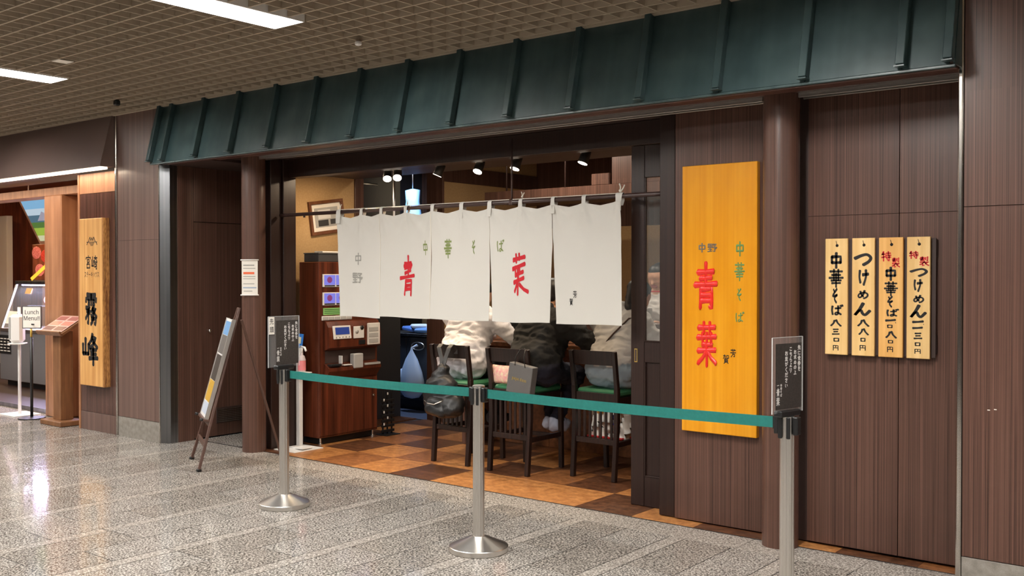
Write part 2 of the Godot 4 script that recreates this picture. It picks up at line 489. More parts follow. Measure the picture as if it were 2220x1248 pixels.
	M.plenum = plain(rgb(40, 33, 30), 0.9)
	M.green = textured(mix_tex(512, 512, rgb(42, 60, 62), rgb(66, 84, 84), [cloud, noise_bytes(512, 512, 0.02, 81, 16)], [0.6, 0.4], 1.4), 0.34, Vector3(0.7, 0.7, 0.7))
	M.steel = plain(rgb(228, 225, 220), 0.3, 1.0)
	M.steel_dark = textured(mix_tex(256, 256, rgb(118, 120, 124), rgb(168, 168, 170), [noise_bytes(256, 256, 0.02, 85, 8), noise_bytes(256, 256, 0.2, 86, 64)], [0.5, 0.5], 1.4), 0.3, Vector3(1, 0.3, 1))
	M.steel_dark.metallic = 1.0
	M.chrome = plain(rgb(222, 218, 212), 0.18, 1.0)
	M.basecem = textured(mix_tex(256, 256, rgb(118, 112, 104), rgb(158, 152, 142), [noise_bytes(256, 256, 0.03, 91), noise_bytes(256, 256, 0.3, 92)], [0.6, 0.4], 1.3), 0.6, Vector3(2, 2, 2))
	M.brown_paint = plain(rgb(84, 56, 48), 0.4)
	M.hood_paint = plain(rgb(106, 86, 78), 0.5)
	M.dark = plain(rgb(62, 46, 41), 0.5)
	M.black = plain(rgb(22, 22, 23), 0.45)
	M.blackwall = plain(rgb(44, 42, 46), 0.4)
	M.beige = textured(mix_tex(256, 256, rgb(178, 142, 96), rgb(206, 172, 124), [noise_bytes(256, 256, 0.3, 95), noise_bytes(256, 256, 0.05, 96)], [0.6, 0.4], 1.2), 0.9, Vector3(3, 3, 3))
	M.shop_wall = plain(rgb(74, 58, 50), 0.7)
	M.cream_wall = plain(rgb(214, 206, 194), 0.85)
	M.white = plain(rgb(236, 234, 230), 0.4)
	M.paper = plain(rgb(238, 232, 222), 0.8)
	M.cloth = plain(rgb(219, 216, 208), 0.95)
	M.cloth.rim_enabled = true
	M.cloth.rim = 0.2
	M.cloth.backlight_enabled = true
	M.cloth.backlight = Color(0.25, 0.24, 0.22)
	M.ink = plain(rgb(18, 16, 16), 0.6)
	M.ink_red = plain(rgb(196, 20, 36), 0.7)
	M.ink_grey = plain(rgb(158, 156, 148), 0.8)
	M.ink_olive = plain(rgb(130, 144, 82), 0.8)
	M.paint_red = plain(rgb(232, 48, 40), 0.3)
	M.paint_grey = plain(rgb(120, 112, 104), 0.4)
	M.paint_green = plain(rgb(112, 152, 92), 0.4)
	M.gold = plain(rgb(214, 184, 92), 0.35, 0.6)
	M.belt = textured(mix_tex(256, 256, rgb(12, 100, 92), rgb(26, 122, 113), [noise_bytes(256, 256, 0.3, 97), noise_bytes(256, 256, 0.02, 98)], [0.5, 0.5]), 0.75, Vector3(6, 6, 6))
	M.cushion = plain(rgb(56, 118, 82), 0.4)
	M.leather = plain(rgb(22, 22, 23), 0.45)
	M.metal_white = plain(rgb(232, 230, 226), 0.35)
	M.machine_grey = plain(rgb(176, 176, 174), 0.4)
	M.machine_white = plain(rgb(224, 222, 218), 0.35)
	M.acrylic = pane(Color(0.96, 0.97, 0.97), 0.08)
	M.glass = pane(Color(0.9, 0.95, 0.95), 0.06)
	M.easel_wood = plain(rgb(86, 60, 50), 0.45)
	M.rod = plain(rgb(62, 44, 40), 0.35)
	M.thread = plain(rgb(232, 226, 212), 0.9)
	M.slate = textured(mix_tex(256, 256, rgb(40, 36, 34), rgb(74, 68, 62), [noise_bytes(256, 256, 0.2, 99), noise_bytes(256, 256, 0.05, 93)], [0.5, 0.5], 1.3), 0.6, Vector3(5, 5, 5))
	M.vcol = plain(Color.WHITE, 0.85)
	M.vcol.vertex_color_use_as_albedo = true
	M.hairmat = plain(rgb(28, 24, 24), 0.5)
	M.gloss = textured(wood, 0.16, Vector3(1.6, 0.4, 1.6), rgb(235, 235, 245))
	M.redwood = textured(mix_tex(256, 256, rgb(88, 40, 22), rgb(146, 78, 46), [noise_bytes(256, 256, 0.05, 101, 32), noise_bytes(256, 256, 0.012, 102)], [0.6, 0.4], 1.3), 0.4, Vector3(2, 0.5, 2))
	M.meat_tex = mix_tex(128, 128, rgb(170, 60, 64), rgb(244, 200, 204), [noise_bytes(128, 128, 0.05, 111), noise_bytes(128, 128, 0.12, 112)], [0.5, 0.5], 1.8)

# -------------------------------------------------------------------- the setting
func spans(a: float, b: float, cuts: Array) -> Array:
	# [a, b] without the cuts
	var out := [[a, b]]
	for c in cuts:
		var nxt := []
		for s in out:
			if c[1] <= s[0] or c[0] >= s[1]:
				nxt.append(s)
				continue
			if c[0] > s[0]: nxt.append([s[0], c[0]])
			if c[1] < s[1]: nxt.append([c[1], s[1]])
		out = nxt
	return out

const LAMP_X := [-13.72, -10.82, -7.92, -5.02, -2.12, 0.78, 3.68]
const LAMP_Z := [[-4.04, -2.76], [-0.9, 0.38]]

func slab_y(st_a: Vector3, st_b: Vector3) -> BoxMesh:
	var m := BoxMesh.new()
	m.size = (st_b - st_a).abs()
	return m

func build_setting() -> void:
	# ---- concourse floor: granite slabs in courses with narrow pale bands
	var fl := struct("floor", "polished speckled grey granite floor with narrow pale bands")
	wput("bed", bxm(Vector3(-18, -0.14, -5.6), Vector3(6.5, -0.0014, 6.0)), M.joint, fl)
	wput("far_paving", bxm(Vector3(-18, -0.0013, -1.55), Vector3(6.5, 0, 6.0)), M.granite, fl)
	wput("side_paving", bxm(Vector3(-18, -0.0013, -5.335), Vector3(-13.12, 0, -1.552)), M.granite, fl)
	wput("side_paving", bxm(Vector3(-0.12, -0.0013, -5.335), Vector3(6.5, 0, -1.552)), M.granite, fl)
	var gm := BoxMesh.new(); gm.size = Vector3(0.3035, 0.012, 0.684)
	var bm := BoxMesh.new(); bm.size = Vector3(0.0935, 0.012, 0.684)
	var k := 0
	var m := -4.065 - 0.72 * 12
	while m < -0.4:
		for side in [-1, 1]:
			var z := -5.335 + (0.33 if side > 0 else 0.68)
			# short first slab at the border
			var first: float = z + 5.335
			inst("granite_slab", slab_y(Vector3(0, 0, 0), Vector3(0.3035, 0.012, first - 0.006)), M.granite if k % 2 else M.granite_b, fl, Vector3(m + side * 0.155, -0.006, -5.335 + first * 0.5))
			while z < -1.6:
				var ln := minf(0.69, -1.555 - z)
				if ln < 0.1: break
				inst("granite_slab", gm if ln > 0.68 else slab_y(Vector3.ZERO, Vector3(0.3035, 0.012, ln - 0.006)), M.granite if k % 3 else M.granite_b, fl, Vector3(m + side * 0.155, -0.006, z + ln * 0.5))
				z += 0.69
				k += 1
		var zz := -5.335
		while zz < -1.6:
			var l2 := minf(0.69, -1.555 - zz)
			inst("pale_band", bm if l2 > 0.68 else slab_y(Vector3.ZERO, Vector3(0.0935, 0.012, l2 - 0.006)), M.granite_pale, fl, Vector3(m + 0.36, -0.006, zz + l2 * 0.5))
			zz += 0.69
		m += 0.72
	var bx := -13.1
	while bx < -0.1:
		inst("border_slab", slab_y(Vector3.ZERO, Vector3(0.697, 0.012, 0.255)), M.granite_pale, fl, Vector3(bx + 0.35, -0.006, -5.335 - 0.1295))
		bx += 0.7
	wput("edge_strip", bxm(Vector3(-8.3, -0.012, -5.606), Vector3(-1.45, 0.002, -5.594)), M.steel_dark, fl)

	# ---- louvred ceiling
	var ce := struct("ceiling", "brown egg-crate louvre ceiling")
	wput("deck", bxm(Vector3(-18, 3.6, -5.6), Vector3(6.5, 3.7, 6.0)), M.plenum, ce)
	var cuts_for := func(lo: float, hi: float, along_x: bool) -> Array:
		var out := []
		for lx in LAMP_X:
			for lz in LAMP_Z:
				var a := [lx - 0.15, lx + 0.15]
				var b := [lz[0] - 0.02, lz[1] + 0.02]
				if along_x and lo < b[1] and hi > b[0]: out.append(a)
				if not along_x and lo < a[1] and hi > a[0]: out.append(b)
		return out
	var z := -5.2
	while z < -1.2:
		for s in spans(-17.9, 2.5, cuts_for.call(z - 0.006, z + 0.006, true)):
			wput("louvre_blade", bxm(Vector3(s[0], CEIL, z - 0.006), Vector3(s[1], CEIL + 0.085, z + 0.006)), M.louver, ce)
		z += 0.1435
	var x := -17.8
	while x < 1.0:
		for s in spans(-5.24, -1.2, cuts_for.call(x - 0.004, x + 0.004, false)):
			wput("louvre_crossblade", bxm(Vector3(x - 0.004, CEIL + 0.004, s[0]), Vector3(x + 0.004, CEIL + 0.085, s[1])), M.louver, ce)
		x += 0.1305
	# beyond the view the ceiling goes on as one field of the same blades
	var far := mb()
	z = -1.1
	while z < 5.9:
		for s in spans(-17.9, 6.3, cuts_for.call(z - 0.006, z + 0.006, true)):
			lohi(far, Vector3(s[0], CEIL, z - 0.006), Vector3(s[1], CEIL + 0.085, z + 0.006))
		z += 0.1435
	x = -17.8
	while x < 6.3:
		for s in spans(-1.2 if x < 1.0 else -5.24, 5.9, cuts_for.call(x - 0.004, x + 0.004, false)):
			lohi(far, Vector3(x - 0.004, CEIL + 0.004, s[0]), Vector3(x + 0.004, CEIL + 0.085, s[1]))
		x += 0.1305
	tag(wput("louvre_field", far, M.louver, ce), "", "", "", "stuff")
	wput("edge_angle", bxm(Vector3(-17.9, CEIL - 0.004, -5.268), Vector3(6.4, CEIL + 0.03, -5.235)), M.louver, ce)
	wput("blank_plate", bxm(Vector3(-7.22, CEIL - 0.005, -3.735), Vector3(-7.115, CEIL - 0.001, -3.62)), M.paper, ce)
	wput("sprinkler", bxm(Vector3(-8.42, CEIL - 0.05, -4.83), Vector3(-8.37, CEIL, -4.78), 0.01), M.black, ce)
	wput("hanger_clip", bxm(Vector3(-5.02, CEIL - 0.03, -4.62), Vector3(-4.98, CEIL, -4.58), 0.008), M.white, ce)

	# ---- the concourse behind and beside the camera
	var wo := struct("wall_opposite", "plain wall across the concourse")
	wput("face", bxm(Vector3(-18, 0, 6.0), Vector3(6.5, 3.6, 6.2)), M.shop_wall, wo)
	var we := struct("wall_east", "plain wall at the end of the concourse")
	wput("face", bxm(Vector3(6.5, 0, -5.6), Vector3(6.7, 3.6, 6.2)), M.shop_wall, we)
	var ww := struct("wall_west", "plain wall at the far end of the concourse")
	wput("face", bxm(Vector3(-18.2, 0, -9.8), Vector3(-18, 3.6, 6.2)), M.shop_wall, ww)

	# ---- wall between the two shops, panelled in walnut laminate over a grey base
	var wl := struct("wall_between", "walnut laminate wall panel between the two shops")
	wput("core", bxm(Vector3(-9.95, 0, -5.62), Vector3(-8.47, 3.6, -5.285)), M.dark, wl)
	wput("panel", bxm(Vector3(-9.205, 0.194, -5.285), Vector3(-8.467, 1.924, -5.27), 0.001), M.walnut_sheen_tint, wl)
	wput("panel", bxm(Vector3(-9.205, 1.9265, -5.285), Vector3(-8.467, 3.2, -5.27), 0.001), M.walnut_sheen_tint, wl)
	wput("base_panel", bxm(Vector3(-9.205, 0, -5.285), Vector3(-8.467, 0.19, -5.268), 0.001), M.basecem, wl)
	var t1 := struct("trim_1", "slim polished metal strip between wall panels")
	wput("strip", bxm(Vector3(-9.235, 0, -5.285), Vector3(-9.209, 3.17, -5.256), 0.006), M.chrome, t1)
	var st := mb()
	prism(st, [Vector2(-8.463, -5.285), Vector2(-8.463, -5.262), Vector2(-8.375, -5.322), Vector2(-8.375, -5.40), Vector2(-8.463, -5.40)], Vector3.ZERO, Vector3.RIGHT, Vector3(0, 0, 1), Vector3(0, 2.62, 0))
	var t2 := struct("trim_2", "brushed steel corner guard at the dark passage")
	wput("guard", st, M.steel_dark, t2)
	wput("bright_edge", bxm(Vector3(-8.467, 0, -5.27), Vector3(-8.457, 2.62, -5.258), 0.003), M.chrome, t2)

	# ---- dark side passage left of the shop
	var wp := struct("wall_passage", "dark brown panelled wall of the side passage")
	wput("panel", bxm(Vector3(-8.47, 0, -5.572), Vector3(-8.37, 2.62, -5.402), 0.001), M.walnut, wp)
	wput("panel", bxm(Vector3(-8.47, 2.1, -6.42), Vector3(-8.37, 2.62, -5.576), 0.001), M.walnut, wp)
	wput("panel", bxm(Vector3(-8.47, 0, -6.7), Vector3(-8.37, 2.62, -6.424), 0.001), M.walnut, wp)
	wput("end_panel", bxm(Vector3(-8.47, 0, -6.8), Vector3(-7.72, 2.62, -6.702)), M.walnut, wp)
	wput("lintel", bxm(Vector3(-8.46, 2.62, -6.8), Vector3(-7.72, 3.6, -5.3)), M.dark, wp)
	var dr := struct("door_1", "dark brown service door with a low vent grille in the passage")
	wput("leaf", bxm(Vector3(-8.45, 0.01, -6.42), Vector3(-8.374, 2.096, -5.576), 0.002), M.walnut, dr)
	var kn := mb(true)
	tube(kn, [Vector3(-8.374, 1.048, -5.734), Vector3(-8.35, 1.048, -5.734)], 0.008, 10)
	ball(kn, Vector3(-8.343, 1.048, -5.734), Vector3(0.014, 0.018, 0.018))
	wput("knob", kn, M.chrome, dr)
	var gr := wput("vent_grille", bxm(Vector3(-8.374, 0.13, -6.3), Vector3(-8.368, 0.285, -5.82), 0.001), M.dark, dr)
	for i in 8:
		wput("vent_slat", bxm(Vector3(-8.368, 0.142 + i * 0.017, -6.29), Vector3(-8.362, 0.150 + i * 0.017, -5.83)), M.steel_dark, gr)
	var pf := struct("floor_passage")
	wput("paving", bxm(Vector3(-8.37, -0.1, -6.7), Vector3(-7.72, 0, -5.606)), M.granite, pf)

	# ---- shop walls: sign panel, right-hand panels, jambs
	var ws := struct("wall_sign", "walnut laminate panel behind the tall orange sign")
	wput("panel", bxm(Vector3(-3.222, 0.012, -5.82), Vector3(-2.5, 2.644, -5.725), 0.002), M.walnut, ws)
	var jr := struct("trim_3", "dark wooden door post beside the orange sign")
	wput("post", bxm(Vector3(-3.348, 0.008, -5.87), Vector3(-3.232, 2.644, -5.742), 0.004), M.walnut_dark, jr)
	var wr := struct("wall_right", "walnut laminate panelling behind the hanging menu boards")
	wput("core", bxm(Vector3(-2.5, 0.012, -5.9), Vector3(-1.37, 2.644, -5.722)), M.dark, wr)
	for c in [[-2.318, -1.792], [-1.79, -1.375]]:
		wput("panel", bxm(Vector3(c[0], 0.02, -5.722), Vector3(c[1] - 0.002, 1.936, -5.7), 0.0008), M.walnut, wr)
		wput("panel", bxm(Vector3(c[0], 1.938, -5.722), Vector3(c[1] - 0.002, 2.642, -5.7), 0.0008), M.walnut, wr)
	var wf := struct("wall_front_right", "walnut laminate wall with grey base at the right edge")
	wput("core", bxm(Vector3(-1.362, 0, -5.9), Vector3(6.5, 3.6, -5.285)), M.dark, wf)
	wput("panel", bxm(Vector3(-1.345, 0.194, -5.285), Vector3(0.3, 1.93, -5.27), 0.001), M.walnut, wf)
	wput("panel", bxm(Vector3(-1.345, 1.9325, -5.285), Vector3(0.3, 3.2, -5.27), 0.001), M.walnut, wf)
	wput("panel", bxm(Vector3(0.304, 0.194, -5.285), Vector3(2.2, 3.2, -5.27), 0.001), M.walnut, wf)
	wput("panel", bxm(Vector3(2.204, 0.194, -5.285), Vector3(6.5, 3.2, -5.27), 0.001), M.walnut, wf)
	wput("base_panel", bxm(Vector3(-1.345, 0, -5.285), Vector3(6.5, 0.19, -5.268), 0.001), M.basecem, wf)
	for q in [Vector2(-1.23, 0.93), Vector2(-1.2, 0.935)]:
		wput("scuff_mark", bxm(Vector3(q.x, q.y, -5.2705), Vector3(q.x + 0.012, q.y + 0.004, -5.2695)), M.paper, wf)
	var t4 := struct("trim_4", "bright metal strip at the edge of the right wall")
	wput("strip", bxm(Vector3(-1.372, 0, -5.29), Vector3(-1.347, 3.17, -5.256), 0.006), M.chrome, t4)
	var jl := struct("trim_5", "dark wooden jamb at the left of the shop opening")
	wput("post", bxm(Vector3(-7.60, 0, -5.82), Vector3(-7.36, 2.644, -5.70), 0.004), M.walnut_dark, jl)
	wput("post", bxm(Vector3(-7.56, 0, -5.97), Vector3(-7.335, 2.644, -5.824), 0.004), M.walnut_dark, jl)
	for cx in [-7.44, -2.43]:
		var pl := struct("pillar", "round walnut laminate pillar left of the shop opening" if cx < -5 else "round walnut laminate pillar right of the orange sign")
		var pm := mb(true)
		lathe(pm, Vector3(cx, 0, -5.572), [Vector2(0.105, 0.0), Vector2(0.105, 2.644)], 40)
		wput("shaft", pm, M.walnut, pl)
	# header, soffit, mouldings and sliding track above the opening
	var hd := struct("trim_6", "brown mouldings and sliding track under the awning")
	wput("soffit", bxm(Vector3(-8.3, 2.645, -6.0), Vector3(-1.375, 2.66, -5.2)), M.dark, hd)
	wput("moulding", bxm(Vector3(-8.3, 2.615, -5.30), Vector3(-1.375, 2.645, -5.24), 0.004), M.brown_paint, hd)
	wput("moulding", bxm(Vector3(-8.3, 2.627, -5.42), Vector3(-1.375, 2.645, -5.31), 0.004), M.brown_paint, hd)
	for s in [[-7.33, -2.54], [-2.32, -1.375]]:
		wput("track", bxm(Vector3(s[0], 2.618, -5.565), Vector3(s[1], 2.645, -5.55), 0.001), M.steel, hd)
		wput("track", bxm(Vector3(s[0], 2.618, -5.635), Vector3(s[1], 2.645, -5.62), 0.001), M.steel, hd)
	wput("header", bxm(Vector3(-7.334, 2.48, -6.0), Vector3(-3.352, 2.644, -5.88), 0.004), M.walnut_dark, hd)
	wput("upper_wall", bxm(Vector3(-8.3, 2.662, -6.0), Vector3(-1.375, 3.6, -5.45)), M.dark, hd)

	# ---- shop floor: chequered leather-brown tiles
	var sf := struct("floor_shop", "chequered brown floor tiles inside the noodle shop")
	wput("bed", bxm(Vector3(-7.7, -0.12, -7.93), Vector3(-1.375, -0.01, -5.606)), M.dark, sf)
	var cols := []
	var tx := -7.57
	while tx < -1.6:
		cols.append(tx)
		tx += 0.455
	var pat := ["dlmldllldldldm", "ldlmldmdldldld", "dmdldldmdmdldl", "ldmdmldldldmdl", "dldlmdldmdldml"]
	var zr := [-5.607, -6.11, -6.6, -7.09, -7.58, -7.93]
	for r in 5:
		for c in cols.size():
			var x0: float = cols[c]
			var x1: float = minf(x0 + 0.4535, -1.38)
			var key: String = pat[r][c % 14]
			wput("floor_tile", bxm(Vector3(x0, -0.01, zr[r + 1] + 0.0015), Vector3(x1, 0.004, zr[r])), M.tile_light if key == "l" else (M.tile_mid if key == "m" else M.tile_dark), sf)

# -------------------------------------------------------------------- lettering tables: character and its rectangle on the thing (left, top, right, bottom)
const NOREN_A := [["中", -6.331, 1.778, -6.226, 1.675], ["野", -6.353, 1.613, -6.222, 1.516], ["青n", -5.793, 1.747, -5.630, 1.418], ["中", -5.535, 1.865, -5.462, 1.747], ["華", -5.292, 1.871, -5.210, 1.721], ["そ", -5.027, 1.860, -4.971, 1.747]]
const NOREN_B := [["ば", -4.769, 1.857, -4.694, 1.754], ["葉n", -4.605, 1.745, -4.457, 1.443], ["芳", -4.077, 1.481, -4.037, 1.427], ["賀", -4.109, 1.426, -4.076, 1.377]]
const SIGN_L := [["中", -3.038, 1.794, -2.976, 1.735], ["野", -2.969, 1.792, -2.900, 1.734], ["青", -3.067, 1.673, -2.892, 1.378], ["葉", -3.045, 1.300, -2.898, 1.019], ["中", -2.781, 1.800, -2.714, 1.708], ["華", -2.785, 1.671, -2.712, 1.555], ["そ", -2.772, 1.512, -2.725, 1.429], ["ば", -2.781, 1.366, -2.717, 1.295], ["芳", -2.811, 1.134, -2.769, 1.081], ["賀", -2.861, 1.097, -2.815, 1.040]]
const MENU_1 := [["中", -2.172, 1.723, -2.092, 1.631], ["華", -2.178, 1.628, -2.087, 1.521], ["そ", -2.162, 1.518, -2.111, 1.428], ["ば", -2.166, 1.423, -2.091, 1.355], ["八", -2.168, 1.341, -2.098, 1.291], ["三", -2.159, 1.290, -2.107, 1.243], ["口", -2.155, 1.235, -2.105, 1.204], ["円", -2.156, 1.194, -2.110, 1.154]]
const MENU_2 := [["つ", -2.029, 1.727, -1.924, 1.639], ["け", -2.009, 1.632, -1.939, 1.531], ["め", -2.012, 1.513, -1.941, 1.454], ["ん", -2.029, 1.437, -1.930, 1.358], ["八", -2.011, 1.346, -1.939, 1.295], ["八", -2.004, 1.295, -1.942, 1.247], ["口", -1.998, 1.241, -1.955, 1.210], ["円", -2.002, 1.201, -1.953, 1.161]]
const MENU_3 := [["特", -1.877, 1.727, -1.820, 1.668], ["製", -1.820, 1.690, -1.772, 1.634], ["中", -1.859, 1.638, -1.787, 1.562], ["華", -1.862, 1.557, -1.782, 1.477], ["そ", -1.849, 1.477, -1.799, 1.411], ["ば", -1.851, 1.405, -1.779, 1.358], ["一", -1.856, 1.373, -1.790, 1.307], ["、", -1.804, 1.337, -1.787, 1.316], ["口", -1.849, 1.320, -1.805, 1.293], ["八", -1.853, 1.285, -1.787, 1.235], ["口", -1.844, 1.234, -1.802, 1.208], ["円", -1.848, 1.199, -1.802, 1.160]]
const MENU_4 := [["特", -1.726, 1.726, -1.673, 1.681], ["製", -1.672, 1.694, -1.617, 1.642], ["つ", -1.720, 1.638, -1.623, 1.580], ["け", -1.704, 1.576, -1.647, 1.499], ["め", -1.705, 1.489, -1.639, 1.437], ["ん", -1.719, 1.431, -1.629, 1.355], ["一", -1.710, 1.371, -1.641, 1.301], ["、", -1.654, 1.331, -1.638, 1.313], ["一", -1.709, 1.334, -1.646, 1.271], ["三", -1.702, 1.284, -1.648, 1.236], ["口", -1.699, 1.228, -1.655, 1.199], ["円", -1.700, 1.192, -1.653, 1.159]]
const NEIGH := [["crest", -9.682, 1.979, -9.455, 1.862], ["宮", -9.698, 1.787, -9.581, 1.650], ["崎", -9.581, 1.785, -9.463, 1.636], ["ス", -9.719, 1.622, -9.677, 1.561], ["テ", -9.677, 1.622, -9.635, 1.561], ["ー", -9.635, 1.621, -9.594, 1.561], ["キ", -9.594, 1.621, -9.552, 1.561], ["ハ", -9.552, 1.621, -9.511, 1.561], ["ウ", -9.511, 1.621, -9.470, 1.562], ["ス", -9.470, 1.621, -9.429, 1.562], ["霧", -9.712, 1.414, -9.463, 1.084], ["峰", -9.765, 1.004, -9.454, 0.681]]

# -------------------------------------------------------------------- shop front
const BAR_Z := -5.79
const BAR_Y := 2.13
const TABS := [-6.525, -6.24, -6.001, -5.718, -5.422, -5.115, -4.832, -4.536, -4.242, -3.973, -3.684]

func drape(x: float, y: float, p: int) -> float:
	# distance of the cloth in front of the rod at x, y
	var down := clampf((2.08 - y) / 0.84, 0.0, 1.0)
	var f := 0.009 * sin(x * 8.0) * (0.4 + 0.6 * down) + 0.005 * sin(x * 21.0 + y * 2.0) * down
	for t in TABS:
		var d := absf(x - t)
		f += 0.013 * exp(-d * d / (0.0010 + 0.008 * down)) * exp(-down * 3.0)
		var r := Vector2(x - t, 2.11 - y)
		f += 0.0042 * cos(r.angle() * 11.0 + t * 7.0) * exp(-r.length() * 4.5) * clampf(r.length() * 12.0, 0.0, 1.0)
	f += 0.003 * sin(x * 3.0 + y * 9.0) * exp(-down * 2.0) + 0.0018 * sin(y * 38.0 + x * 9.0) * exp(-absf(y - 1.83) * 14.0)
	return f * 1.35 + 0.014

func build_front() -> void:
	# ---- green standing-seam awning
	var aw := thing("metal_awning", Vector3(-4.88, 2.62, -5.2), "long dark green metal awning with standing seams under the ceiling", "awning")
	var top := Vector2(3.155, -5.268)
	var bot := Vector2(2.622, -5.142)
	var xs := [-8.395]
	for i in range(13, -1, -1): xs.append(-1.608 - 0.5065 * i)
	xs.append(-1.382)
	var slope := Vector3(0, bot.x - top.x, bot.y - top.y)
	var nrm := slope.normalized().cross(Vector3.LEFT).normalized()
	if nrm.z < 0: nrm = -nrm
	for i in xs.size() - 1:
		var st := mb()
		prism(st, [Vector2(0.0015, 0), Vector2(xs[i + 1] - xs[i] - 0.0015, 0), Vector2(xs[i + 1] - xs[i] - 0.0015, slope.length()), Vector2(0.0015, slope.length())], Vector3(xs[i], top.x, top.y), Vector3.RIGHT, slope.normalized(), -nrm * 0.012)
		wput("sheet", st, M.green, aw)
	for i in xs.size():
		var st2 := mb()
		var a := Vector3(xs[i], top.x - 0.002, top.y) + nrm * 0.026
		var b := Vector3(xs[i], bot.x + 0.012, bot.y - 0.003) + nrm * 0.026
		beam(st2, a, b, 0.044, 0.05, Vector3.RIGHT, 0.003)
		var sm := wput("seam_cover", st2, M.green, aw)
		wput("end_cap", bxm(b + Vector3(-0.026, -0.008, -0.022), b + Vector3(0.026, 0.0, 0.03), 0.001), M.green, sm)
	wput("drip_edge", bxm(Vector3(-8.413, 2.606, -5.165), Vector3(-1.356, 2.621, -5.138), 0.003), M.green, aw)
	for e in [-8.415, -1.364]:
		var st3 := mb()
		prism(st3, [Vector2(-5.27, 3.155), Vector2(-5.268, 3.155), Vector2(-5.142, 2.622), Vector2(-5.254, 2.622), Vector2(-5.254, 2.7)], Vector3(e, 0, 0), Vector3(0, 0, 1), Vector3.UP, Vector3(0.008, 0, 0))
		wput("side_plate", st3, M.green, aw)

	# ---- sliding door pushed behind the sign panel
	var sd := thing("sliding_door", Vector3(-3.2, 0.004, -5.91), "dark wooden sliding door half hidden behind the door post", "door")
	var z0 := -5.928
	var z1 := -5.892
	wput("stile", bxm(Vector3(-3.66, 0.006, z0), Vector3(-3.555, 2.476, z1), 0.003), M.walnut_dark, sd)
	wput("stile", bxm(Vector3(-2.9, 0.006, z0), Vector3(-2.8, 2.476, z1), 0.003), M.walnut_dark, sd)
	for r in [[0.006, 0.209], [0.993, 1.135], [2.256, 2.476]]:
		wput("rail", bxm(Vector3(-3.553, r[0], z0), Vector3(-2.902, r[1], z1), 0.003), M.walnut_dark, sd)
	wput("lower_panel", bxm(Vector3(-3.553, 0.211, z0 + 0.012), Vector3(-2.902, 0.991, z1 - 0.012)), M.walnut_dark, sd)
	for q in [[0.209, 0.993], [1.135, 2.256]]:
		var fr := mb()
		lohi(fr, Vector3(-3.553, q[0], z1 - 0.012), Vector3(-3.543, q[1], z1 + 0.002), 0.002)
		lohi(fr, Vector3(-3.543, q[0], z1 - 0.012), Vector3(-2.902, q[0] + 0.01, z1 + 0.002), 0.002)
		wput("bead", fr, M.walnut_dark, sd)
	wput("glass_pane", bxm(Vector3(-3.553, 1.137, -5.912), Vector3(-2.902, 2.254, -5.908)), M.glass, sd)
	var pl := wput("recessed_pull", bxm(Vector3(-3.632, 0.992, z1), Vector3(-3.608, 1.085, z1 + 0.002), 0.001), M.gold, sd)
	wput("pull_cup", bxm(Vector3(-3.628, 0.998, z1 + 0.0021), Vector3(-3.612, 1.079, z1 + 0.0026)), M.dark, pl)

	# ---- noren curtain on its rod
	var rod := thing("curtain_rod", Vector3(-5.34, BAR_Y, BAR_Z), "dark brown rod carrying the white split curtain", "rod")
	var rs := mb(true)
	tube(rs, [Vector3(-7.334, BAR_Y, BAR_Z), Vector3(-3.349, BAR_Y, BAR_Z)], 0.016, 14)
	wput("pole", rs, M.rod, rod)
	var hs := mb(true)
	tube(hs, [Vector3(-4.632, BAR_Y + 0.014, BAR_Z), Vector3(-4.632, 2.599, BAR_Z)], 0.008, 10)
	wput("hanger", hs, M.rod, rod)
	wput("hanger_clamp", bxm(Vector3(-4.65, BAR_Y - 0.022, BAR_Z - 0.02), Vector3(-4.614, BAR_Y + 0.022, BAR_Z + 0.02), 0.006), M.rod, rod)
	var es := mb(true)
	tube(es, [Vector3(-7.0, BAR_Y - 0.03, BAR_Z), Vector3(-7.0, BAR_Y - 0.016, BAR_Z)], 0.01, 8)
	wput("end_hook", es, M.rod, rod)

	var nr := thing("noren_curtain", Vector3(-5.1, 1.24, BAR_Z + 0.02), "white split shop curtain with red, green and grey brush lettering", "curtain")
	# panel: top left, top right, bottom left, bottom right, slit start, bottom height
	var pans := [[-6.548, -6.001, -6.53, -6.008, 2.08, 1.234], [-6.003, -5.423, -6.010, -5.445, 2.08, 1.243], [-5.425, -4.834, -5.447, -4.846, 1.72, 1.240],
		[-4.831, -4.245, -4.812, -4.272, 1.86, 1.242], [-4.240, -3.662, -4.214, -3.650, 1.86, 1.244]]
	for p in pans.size():
		var q: Array = pans[p]
		var st := mb()
		var f := func(u: float, v: float) -> Vector3:
			var xt: float = lerpf(q[0], q[1], u)
			var sag := 0.0
			var best := 9.0
			for t in TABS: best = minf(best, absf(xt - t))
			sag = 0.020 * clampf((best - 0.02) / 0.12, 0.0, 1.0)
			var y := lerpf(2.092 - sag, q[5] + 0.004 * sin(u * 5.0 + p), v)
			var dn := clampf((q[4] - y) / (q[4] - q[5]), 0.0, 1.0)
			var x := lerpf(xt, lerpf(q[2], q[3], u), dn)
			return Vector3(x, y, BAR_Z + drape(x, y, p))
		sheet(st, f, 44, 40, Vector3(0, 0, -0.0016))
		var cl := wput("curtain_panel", st, M.cloth, nr)
		var hm := mb()
		var g := func(u: float, v: float) -> Vector3:
			var x := lerpf(q[2], q[3], u)
			var y: float = q[5] + 0.004 * sin(u * 5.0 + p) + 0.018 * v
			return Vector3(x, y, BAR_Z + drape(x, y, p) + 0.0022)
		sheet(hm, g, 24, 1, Vector3(0, 0, -0.0014))
		wput("hem", hm, M.cloth, cl)
